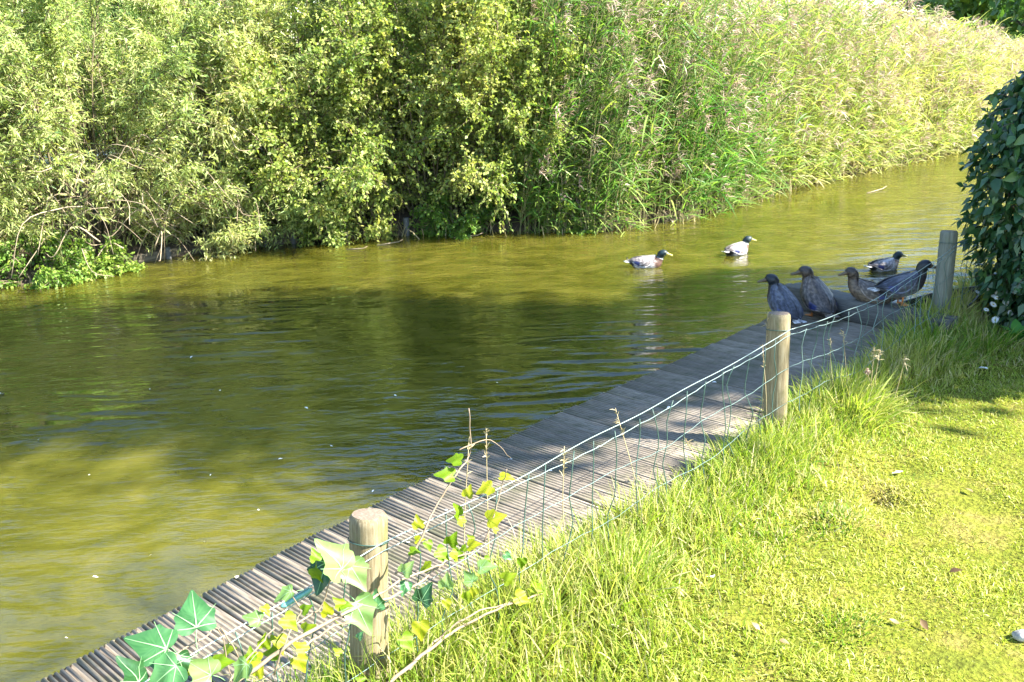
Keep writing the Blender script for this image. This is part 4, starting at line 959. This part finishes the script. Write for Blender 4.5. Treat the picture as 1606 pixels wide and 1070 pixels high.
# tussocks one can tell apart
def tussock(label, px, py, n, h, spread, seed, tc_, dirb=(0, 0)):
    q = touv(at(px, py)); r = np.random.default_rng(seed)
    us_ = q[0] + r.normal(size=n) * spread; vs_ = q[1] + r.normal(size=n) * spread; z = lawn_z(us_, vs_)
    root = empty('grass_tussock', tuple(uv(q[0], q[1], float(lawn_z(q[0], q[1])))), label, 'grass')
    offs = np.column_stack([us_ - q[0], vs_ - q[1]]) / spread
    B = np.column_stack([O2[0] + D2[0] * us_ + M2[0] * vs_, O2[1] + D2[1] * us_ + M2[1] * vs_, z - .01])
    o3 = offs[:, :1] * D2 + offs[:, 1:] * M2
    LD = np.column_stack([o3 * .28 + r.normal(size=(n, 2)) * .22 + np.array(dirb), np.ones(n)]); a = r.uniform(0, 6.28, n)
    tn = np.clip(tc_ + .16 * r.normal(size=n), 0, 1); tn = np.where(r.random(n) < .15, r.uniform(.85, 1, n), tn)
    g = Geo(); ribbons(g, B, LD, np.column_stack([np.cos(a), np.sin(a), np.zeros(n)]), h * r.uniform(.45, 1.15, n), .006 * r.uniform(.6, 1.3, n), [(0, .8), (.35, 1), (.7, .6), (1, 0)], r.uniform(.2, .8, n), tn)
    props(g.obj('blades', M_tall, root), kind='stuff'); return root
tussock('large fountain of long grass on the sunny side of the middle post', 1335, 650, 900, .46, .10, 101, .55, (.12, .02))
tussock('smaller tuft of grass between the middle post and the fountain of grass', 1268, 650, 500, .34, .09, 102, .5)
tussock('dense grass tuft around the foot of the middle post', 1190, 735, 600, .30, .11, 103, .42)
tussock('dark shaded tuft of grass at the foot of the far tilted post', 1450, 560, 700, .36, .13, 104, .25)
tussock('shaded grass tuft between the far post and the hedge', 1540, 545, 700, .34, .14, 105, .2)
tussock('green tuft of grass standing in the lawn below the dark hollow', 1312, 825, 420, .075, .08, 106, .15)
tussock('small dark green tuft in the lawn near the bottom of the view', 975 + 345, 985, 380, .07, .08, 107, .18)
tussock('green tuft on the lawn nearer the deck than the hollow', 1215, 840, 380, .09, .09, 108, .35)
tussock('tall pale grass clump to the right of the near post', 800, 985, 800, .42, .14, 109, .55)
tussock('tall green grass clump between near post and middle post', 965, 930, 700, .40, .11, 110, .4)
tussock('grass clump at the inner deck edge under the sagging wires', 1110, 800, 400, .24, .08, 111, .6)
# dry stalks standing tall
gds = 'dry grass stalks standing by the fence'
for k, (px, py, tx, ty) in enumerate([(1193, 690, 1205, 470), (1200, 700, 1196, 540), (1300, 640, 1303, 530), (1368, 640, 1372, 545), (1374, 640, 1381, 550), (1085, 760, 1076, 690), (735, 960, 732, 640), (770, 930, 762, 665), (1015, 860, 965, 640), (905, 930, 885, 700), (1395, 650, 1420, 560), (1330, 640, 1322, 520)]):
    r = np.random.default_rng(300 + k); b0 = at(px, py); dist = np.linalg.norm(b0[:2]); d_ = ray(tx, ty); top = CAM + d_ * (dist / np.linalg.norm(d_[:2]))
    top[2] = min(top[2], .8)
    root = empty('dry_stalk', tuple(b0), ['tall dry stalk rising just beside the top of the middle post', 'shorter dry stalk against the water side of the middle post', 'dry stalk on the hedge side of the middle post before the deck', 'dry stalk nearer the middle post of a pair behind the fountain of grass',
        'dry stalk nearer the hedge of a pair behind the fountain of grass', 'short dry stalk at the grass edge below the sagging wires', 'tall dry stalk in the ivy reaching over the water', 'dry stalk beside the tall one in the ivy, on its deck side', 'slanting dry stalk against the middle of the deck', 'lone dry stalk between the near post and the middle of the deck',
        'dry stalk leaning out of the fountain of grass towards the hedge', 'dry stalk among the blades of the fountain of grass'][k], 'grass', gds)
    sp = smooth_path([b0, (b0 + top) / 2 + r.normal(size=3) * .02, top], 5); g = Geo(); tube(g, sp, np.linspace(.0032, .0014, len(sp)), 4, .9); g.obj('stem', M_reedstem, root)
    n_ = 22; uu = r.random(n_); PB = top + (sp[-3] - top) * uu[:, None]; PD = norm((top - sp[-3]) * 3 + r.normal(size=(n_, 3)) * .25); g = Geo()
    ribbons(g, PB, PD, rdir(n_, r), r.uniform(.02, .05, n_), .005, [(0, .4), (.5, 1), (1, 0)], .3, r.uniform(.6, 1, n_)); g.obj('seed_head', M_reedstem, root)

# ================================================================== IVY ON THE NEAR POST AND FENCE
def on_fence(px, py, off=.1):
    """point of the picture ray on the upright plane of the fence, off metres to the lawn side"""
    d = ray(px, py); n3 = np.array([*M2, 0.0]); p0 = uv(0, FV + off)
    return CAM + d * (((p0 - CAM) @ n3) / (d @ n3))
def ivy_mesh(name, mats, tint, fold=.25, curl=.25, seed=0):
    r = np.random.default_rng(seed)
    half = [(.0, .0), (.13, -.10), (.30, -.13), (.44, -.05), (.47, .10), (.44, .22), (.48, .37), (.37, .46), (.27, .58), (.14, .80)]
    o_ = [(x * r.uniform(.93, 1.07), y) for x, y in half] + [(0, 1.02)] + [(-x * r.uniform(.93, 1.07), y) for x, y in half[:0:-1]]
    o_ = np.array(o_); o_ = np.column_stack([smooth_path(np.vstack([o_, o_[:1]]), 3)[:-1], ])
    zf = lambda x, y: fold * 1.6 * np.sqrt(x * x + .02) * .6 - curl * np.maximum(y - .2, 0) ** 2 - .35 * curl * x * x * 2 + .04 * np.sin(x * 9 + y * 7)
    c = np.array([[0, .24]]); n = len(o_)
    A = np.vstack([c + (o_ - c) * q for q in (1, .78, .52, .26)] + [c]); V = np.column_stack([A, zf(A[:, 0], A[:, 1])])
    Q = [(m_ * n + i, m_ * n + (i + 1) % n, (m_ + 1) * n + (i + 1) % n, (m_ + 1) * n + i) for m_ in range(3) for i in range(n)]; T = [(3 * n + i, 3 * n + (i + 1) % n, 4 * n) for i in range(n)]
    g = Geo(); g.add(V, Q, T, np.clip(tint + .1 * r.normal(size=len(V)), 0, 1), 0)
    for ex, ey in [(0, .98), (.5, .5), (-.5, .5), (.44, .04), (-.44, .04)]:
        tt = np.linspace(0, 1, 6); x = ex * tt; y = .02 + (ey - .02) * tt; z = zf(x, y) + .012
        nx, ny = -(ey - .02), ex; l_ = math.hypot(nx, ny); wd = .016 * (1 - tt * .8)
        Vv = np.concatenate([np.column_stack([x - nx / l_ * wd, y - ny / l_ * wd, z]), np.column_stack([x + nx / l_ * wd, y + ny / l_ * wd, z])])
        g.add(Vv, [(i, i + 1, 7 + i, 6 + i) for i in range(5)], None, .5, 1)
    tt = np.linspace(0, 1, 6); sx = .05 * np.sin(tt * 3 + seed); sy = .02 - .55 * tt; sz_ = -.25 * tt ** 1.6
    tube(g, np.column_stack([sx, sy, sz_]), .012, 4, .5, 1)
    return g.mesh(name, mats, True)
IV = {'g': [ivy_mesh('ivy_leaf', [M_ivy, M_vein], q, f_, c_, sd_) for q, f_, c_, sd_ in ((.75, .2, .2, 1), (.9, .3, .3, 2), (.6, .15, .35, 3))],
      'd': [ivy_mesh('ivy_leaf', [M_ivy, M_vein], .1, .3, .3, 4)],
      'p': [ivy_mesh('ivy_leaf', [M_ivypale, M_vein], q, .45, .3, 5 + k) for k, q in enumerate((.3, .8))],
      'y': [ivy_mesh('ivy_leaf', [M_young, M_young], q, .35, .35, 8 + k) for k, q in enumerate((.25, .55, .85))]}
ivy = empty('ivy_vine', tuple(uv(touv(posts[1][0])[0] + .1, FV + .1, 0)), 'ivy climbing the near post and wires with large green and small yellow leaves', 'climbing plant')
r = np.random.default_rng(6)
def ivy_leaf(px, py, sz_px, kind, rot, off, tilt=.5):
    """leaf facing roughly the light and the viewer; rot is the direction its tip points in the picture plane (radians, 0 = right)"""
    p_ = on_fence(px, py, off); depth = (p_ - CAM) @ _F; size = (.62 if kind == 'p' else .74) * sz_px / FPX * depth
    tip = _R * math.cos(rot) + _U * math.sin(rot); tip = norm(tip + np.array([*M2 * .25, -.1]) + r.normal(size=3) * .15)
    nrm = norm(-_F * (1 - tilt) + np.array([0, 0, 1.0]) * tilt + SUN * .3 + r.normal(size=3) * .2)
    x = np.cross(tip, nrm)
    p0 = p_ - tip * size * .45
    me = IV[kind][int(r.integers(len(IV[kind])))]
    lo = link('leaf', me, ivy, False)
    lo.matrix_local = Matrix.Translation(Vector(p0) - ivy.location) @ frame(tip, x) @ Matrix.Scale(size, 4)
for a in [(305, 957, 88, 'g', 2.1, .14), (232, 1010, 92, 'g', 2.9, .16), (203, 1052, 75, 'd', 2.2, .20), (255, 1062, 80, 'g', 3.3, .24), (518, 872, 105, 'p', 2.3, .12), (560, 905, 78, 'p', -1.2, .12),
          (505, 905, 70, 'd', -2.0, .10), (568, 968, 92, 'p', -1.4, .16), (312, 1048, 80, 'p', 2.6, .2), (378, 1055, 60, 'p', -2.3, .25), (285, 1045, 50, 'd', -1, .18), (668, 930, 46, 'd', 1.2, .15),
          (640, 890, 40, 'p', 1.0, .15), (700, 910, 40, 'p', 1.5, .15), (590, 940, 40, 'g', 1.8, .14), (765, 890, 44, 'p', .4, .12), (735, 905, 38, 'p', 2.2, .12), (445, 935, 50, 'p', 3.0, .14), (395, 970, 46, 'p', 2.6, .14)]:
    ivy_leaf(*a)
for a in [(712, 722, 34, 2.8), (697, 745, 40, 3.0), (760, 768, 36, 3.4), (797, 750, 34, .1), (779, 812, 40, .3), (717, 800, 34, 2.0), (735, 770, 26, 1.3), (655, 818, 28, 2.0), (500, 902, 36, -1.2), (493, 870, 28, 2), (456, 978, 40, -.6), (440, 1012, 38, -1.1),
          (472, 1042, 38, -.9), (415, 1005, 30, 1.5), (425, 1025, 34, 3.0), (530, 945, 28, 2.2), (545, 950, 26, .5), (512, 955, 30, 1.6), (310, 1050, 36, .3), (745, 855, 30, .5), (710, 845, 32, 1.2), (695, 870, 34, -.6), (845, 925, 36, .1),
          (800, 905, 30, .6), (820, 940, 36, -.4), (660, 990, 40, -1.4), (640, 1010, 40, -1.0), (395, 1035, 38, 2.6), (360, 1020, 34, 1.0), (350, 1040, 44, .4), (470, 1015, 32, 2.4), (485, 985, 30, .9), (720, 815, 26, 2.5)]:
    ivy_leaf(a[0], a[1], a[2], 'y', a[3], float(r.uniform(.08, .2)))
for k in range(26):                                     # small leaves scattered along the stems
    px = r.uniform(390, 850); py = np.interp(px, [390, 560, 700, 850], [1000, 960, 880, 900]) + r.normal() * 45
    ivy_leaf(px, py, r.uniform(15, 30), 'y' if r.random() < .8 else 'g', r.uniform(0, 6.28), float(r.uniform(.05, .2)))
for pts, r0, off in [([(330, 1100), (400, 1050), (470, 1000), (545, 960), (580, 942), (640, 905), (695, 885)], .011, .14), ([(560, 955), (640, 925), (700, 880), (745, 865)], .008, .12),
                     ([(620, 900), (650, 865), (680, 800), (715, 745), (737, 710), (735, 640)], .007, .11), ([(600, 1080), (660, 1030), (720, 985), (790, 950), (850, 932)], .011, .16), ([(640, 1050), (690, 1000), (740, 965), (800, 945)], .008, .15),
                     ([(760, 850), (778, 800), (788, 760), (795, 735)], .005, .11), ([(440, 990), (500, 955), (520, 905), (545, 880)], .005, .13), ([(270, 1030), (320, 1000), (345, 990), (365, 1080)], .004, .15), ([(345, 985), (370, 1020), (380, 1060)], .004, .15),
                     ([(430, 1060), (450, 1000), (470, 960), (455, 930)], .005, .14), ([(720, 705), (770, 690), (800, 720)], .003, .11), ([(470, 1020), (520, 985), (560, 975)], .006, .17), ([(350, 1080), (400, 1020), (430, 985)], .006, .2)]:
    P_ = smooth_path([on_fence(x, y, off + .01 * r.normal()) for x, y in pts], 5); g = Geo(); tube(g, P_ + r.normal(size=P_.shape) * .002, np.linspace(r0 * .7, r0 * .3, len(P_)), 6); g.obj('stem', M_vine, ivy)

# ================================================================== SMALL THINGS
# dark boat beyond the sleeper
bow, stern = at(1540, 452, .20), at(1392, 500, .02)
bd = bow - stern; bl = np.linalg.norm(bd[:2]); bx_ = np.array([bd[0], bd[1], 0]) / bl; by_ = np.array([-bx_[1], bx_[0], 0])
boat = empty('rowing_boat', (*( (bow + stern) / 2)[:2], WZ), 'small black rowing boat, bow up, half hidden behind the far post', 'boat')
g = Geo(); V = []; stt = np.linspace(0, 1, 12); n = 9
for k, q in enumerate(stt):
    wd = .24 * math.sin(math.pi * min(1, .28 + .72 * (1 - q) ** .55) ) if q > .5 else .24
    wd = .24 * (1 - max(0, (q - .45) / .55) ** 2.2) + .008
    top = .02 + (.20 - .02) * q ** 1.6; bot = WZ - .06 + .16 * max(0, q - .6) ** 1.4
    for a in np.linspace(-1, 1, n): V.append(stern + bx_ * bl * q + by_ * wd * a + np.array([0, 0, bot + (top - bot) * abs(a) ** 2.2 - stern[2]]))
Q = [(i * n + j, (i + 1) * n + j, (i + 1) * n + j + 1, i * n + j + 1) for i in range(11) for j in range(n - 1)]
V = np.array(V); Vi = V + np.array([0, 0, .015]); Vi = Vi + (stern + bd * .4 - Vi) * np.array([.04, .04, 0])
g.add(np.vstack([V, Vi]), Q + [tuple(x + 12 * n for x in q[::-1]) for q in Q]); g.obj('hull', M_hull, boat, smooth=True)
for sgn in (0, n - 1):
    g = Geo(); tube(g, V.reshape(12, n, 3)[:, sgn] + np.array([0, 0, .008]), .014, 6); g.obj('gunwale', M_hull, boat)
g = Geo(); tube(g, [bow + np.array([0, 0, -.14]), bow + np.array([0, 0, .035])], .022, 8); g.obj('stem_post', M_hull, boat)
g = Geo(); q = stern + bx_ * bl * .86; P_ = smooth_path([q - by_ * .17 + np.array([0, 0, .02]), q - by_ * .19 + bx_ * .03 + np.array([0, 0, .06]), q - by_ * .15 + bx_ * .08 + np.array([0, 0, .12])], 4); tube(g, P_, .016, 7); g.obj('rope_fender', M_yellow, boat)

# daisies below the hedge
gda = 'white daisies below the hedge'
DPET = None
def flower_mesh():
    g = Geo(); n = 11
    a = np.arange(n) * 2 * math.pi / n; z = np.zeros(n)
    ribbons(g, np.column_stack([np.cos(a) * .2, np.sin(a) * .2, z]), np.column_stack([np.cos(a), np.sin(a), z + .12]), np.column_stack([-np.sin(a), np.cos(a), z]), .8, .42, [(0, .5), (.5, 1), (.85, .8), (1, 0)], .1, .5)
    th = np.arange(8) * math.pi / 4; g.add(np.vstack([np.column_stack([np.cos(th) * .26, np.sin(th) * .26, th * 0 + .02]), [[0, 0, .12]]]), None, [(i, (i + 1) % 8, 8) for i in range(8)], .5, 1)
    return g.mesh('flower', [M_petal, M_yellow])
DPET = flower_mesh()
r = np.random.default_rng(15)
for k, (px, py, n, lb) in enumerate([(1552, 505, 34, 'clump of white daisies between the boat bow and the hedge'), (1566, 485, 22, 'sparse white daisies climbing against the hedge leaves'), (1583, 505, 16, 'white daisies nearest the lawn under the hedge')]):
    c = at(px, py); root = empty('daisy_plant', tuple(c), lb, 'flower')
    gs_ = Geo()
    for j in range(n):
        sp = (.10, .12, .10)[k]; tp = c + np.array([r.normal() * sp, r.normal() * sp * .5 - .25, (r.uniform(.10, .34), r.uniform(.22, .62), r.uniform(.12, .4))[k]])
        b0 = c + np.array([r.normal() * .04, r.normal() * .03 - .2, 0]); tube(gs_, smooth_path([b0, (b0 + tp) / 2 + r.normal(size=3) * .02, tp], 3), .0025, 4, .4)
        fo = link('flower', DPET, root, False); nr = norm(-_F * .6 + np.array([0, 0, .7]) + r.normal(size=3) * .35)
        fo.matrix_local = Matrix.Translation(Vector(tp) - root.location) @ Vector(nr).to_track_quat('Z', 'Y').to_matrix().to_4x4() @ Matrix.Scale(r.uniform(.018, .030), 4)
    gs_.obj('stem', M_bramble, root)
    m_ = 60; LB = c + np.column_stack([r.normal(size=m_) * .1, r.normal(size=m_) * .06 - .2, r.uniform(.02, .3, m_)]); LD = rdir(m_, r); gl_ = Geo(); rhombs(gl_, LB, LD, rdir(m_, r), .06, .015, r.uniform(.1, .7, m_)); gl_.obj('foliage', M_bramble, root)
# leafy weed at the hedge foot
c = at(1592, 545); root = empty('broadleaf_weed', tuple(c), 'bright green broad leaved weed at the foot of the hedge', 'plant')
lm2 = leaf_piece_mesh('weed_leaf', leaf_mat('weed_leaf', [(0, (.06, .2, .03)), (1, (.1, .28, .05))], .35), Wd=.6)
for j in range(14):
    a = j * 2.4; d = np.array([math.cos(a), math.sin(a), r.uniform(.3, 1.2)]); lo = link('leaf', lm2, root, False)
    lo.matrix_local = Matrix.Translation(Vector((0, 0, .02 + .008 * j))) @ frame(d, np.cross(d, (0, 0, 1))) @ Matrix.Scale(r.uniform(.09, .14), 4)
# dry seed head by the tussock
c = at(1363, 640); root = empty('seed_head_flower', tuple(c), 'faded pinkish seed head on a thin stalk before the fountain of grass', 'flower')
d_ = ray(1360, 583); top = CAM + d_ * (np.linalg.norm(c[:2]) / np.linalg.norm(d_[:2])); g = Geo(); tube(g, smooth_path([c, (c + top) / 2 + np.array([.02, 0, 0]), top], 4), .003, 5, .6); g.obj('stem', M_reedstem, root)
n_ = 60; LD = rdir(n_, r); g = Geo(); ribbons(g, np.tile(top, (n_, 1)), LD, rdir(n_, r), .026, .007, [(0, .5), (.6, 1), (1, 0)], 0, r.uniform(.3, .9, n_)); g.obj('head', M_plume, root)
# hollow of bare soil
q = touv(at(1375, 778)); c = uv(q[0], q[1], float(lawn_z(q[0], q[1])) + .012)
g = Geo(); a = np.arange(18) * 2 * math.pi / 18; rr_ = .085 * (1 + .2 * np.sin(a * 3) + .12 * np.sin(a * 5 + 1))
ring = np.column_stack([c[0] + np.cos(a) * rr_ * 1.25, c[1] + np.sin(a) * rr_ * .8, c[2] + .022 + 0 * a]); inn = np.column_stack([c[0] + np.cos(a) * rr_ * .6, c[1] + np.sin(a) * rr_ * .45, c[2] - .01 + 0 * a])
g.add(np.vstack([ring, inn, [[c[0], c[1], c[2] - .02]]]), [(i, (i + 1) % 18, 18 + (i + 1) % 18, 18 + i) for i in range(18)], [(18 + i, 18 + (i + 1) % 18, 36) for i in range(18)])
props(g.obj('bare_hollow', M_soil, smooth=True), 'small dark hollow of bare soil in the sunny lawn', 'hole', kind=None)
# scraps, feathers, stones and fallen leaves
def scrap(name, label, catg, px, py, sz, m_, seed, z=None, rz=0.0, group=None):
    r = np.random.default_rng(seed)
    if z is None:
        q = touv(at(px, py, .03)); c = uv(q[0], q[1], float(lawn_z(q[0], q[1])) + .022)
    else: c = at(px, py, z)
    g = Geo(); ys = np.linspace(0, 1, 6); ws = [.05, .7, 1, .85, .5, 0.04]; V = []
    for y, w_ in zip(ys, ws):
        zc = .12 * math.sin(y * 2.6 + seed) ; V += [(-w_ * .28, y - .5, zc + .12 * w_), (0, y - .5, zc), (w_ * .28, y - .5, zc + .08 * w_ * r.uniform(.3, 1.5))]
    V = np.array(V) * sz
    g.add(V, [(3 * i + j, 3 * i + j + 1, 3 * i + 4 + j, 3 * i + 3 + j) for i in range(5) for j in (0, 1)], None, r.uniform(.1, .9))
    o_ = g.obj(name, m_, smooth=True); o_.location = c; o_.rotation_euler = (r.uniform(-.3, .5), r.uniform(-.3, .3), rz); return props(o_, label, catg, group)
scrap('white_feather', 'white feather lying on the shaded lawn below the hedge', 'feather', 1540, 578, .085, M_pale, 1, rz=.9)
scrap('white_feather', 'white feather on the sunny lawn near the long grass', 'feather', 1114, 905, .075, M_pale, 2, rz=.3)
scrap('white_feather', 'tiny white feather floating at the left edge of the canal', 'feather', 1, 616, .10, M_pale, 3, z=WZ + .012, rz=.2)
scrap('white_feather', 'pale feather on the lawn above the dark hollow', 'feather', 1408, 735, .07, M_pale, 4, rz=1.8)
gfl = 'fallen leaves on the lawn'
for k, (px, py) in enumerate([(1500, 890), (1450, 980), (1403, 975), (1240, 765), (1520, 765), (1185, 985), (1230, 1010), ]):
    scrap('fallen_leaf', 'small curled brown leaf fallen on the sunny lawn', 'leaf', px, py, float(rng.uniform(.035, .06)), M_brown, 20 + k, rz=float(rng.uniform(0, 6)), group=gfl)
gfw = 'pale flecks floating on the canal'
for k, (px, py) in enumerate([(236, 870), (104, 1000), (320, 850), (405, 800), (440, 720), (330, 745), (235, 610), (110, 575), (585, 770), (140, 745), (520, 700), (690, 690), (780, 600), (880, 640), (300, 560), (60, 690), (480, 640), (150, 905), (620, 620), (345, 612)]):
    scrap('floating_fleck', 'tiny pale leaf fleck floating on the open water', 'leaf', px, py, float(rng.uniform(.012, .03)), M_pale, 60 + k, z=WZ + .006, rz=float(rng.uniform(0, 6)), group=gfw)
gdr = 'pale droppings on the boardwalk'
for k, (px, py) in enumerate([(372, 905), (862, 738), (940, 700), (700, 800), (1120, 600), (1050, 640), (1250, 520), (640, 850), (800, 720), (1320, 515)]):
    scrap('bird_dropping', 'small pale bird dropping dried on the grey boards', 'dropping', px, py, float(rng.uniform(.02, .045)), M_pale, 140 + k, z=.004, rz=float(rng.uniform(0, 6)), group=gdr).rotation_euler = (0, 0, k)
# stone at the edge of the lawn
q = touv(at(1602, 1000, .02)); c = uv(q[0], q[1], float(lawn_z(q[0], q[1])) + .02); g = Geo(); th = np.linspace(-1.4, 1.4, 7)
V = np.array([[(.035 * math.cos(p_) * math.cos(a) * (1 + .2 * math.sin(3 * a + p_)), .028 * math.cos(p_) * math.sin(a), .022 * math.sin(p_) * (1 + .15 * math.sin(2 * a))) for a in np.arange(10) * .628] for p_ in th])
g.add(V.reshape(-1, 3), [(i * 10 + j, i * 10 + (j + 1) % 10, (i + 1) * 10 + (j + 1) % 10, (i + 1) * 10 + j) for i in range(6) for j in range(10)], [(j, 0, j + 1) for j in range(1, 9)] + [(60 + j, 60 + j + 1, 60) for j in range(1, 9)])
o_ = g.obj('stone', M_stone, smooth=True); o_.location = c; props(o_, 'small pale and dark stone in the lawn at the picture corner side', 'stone')
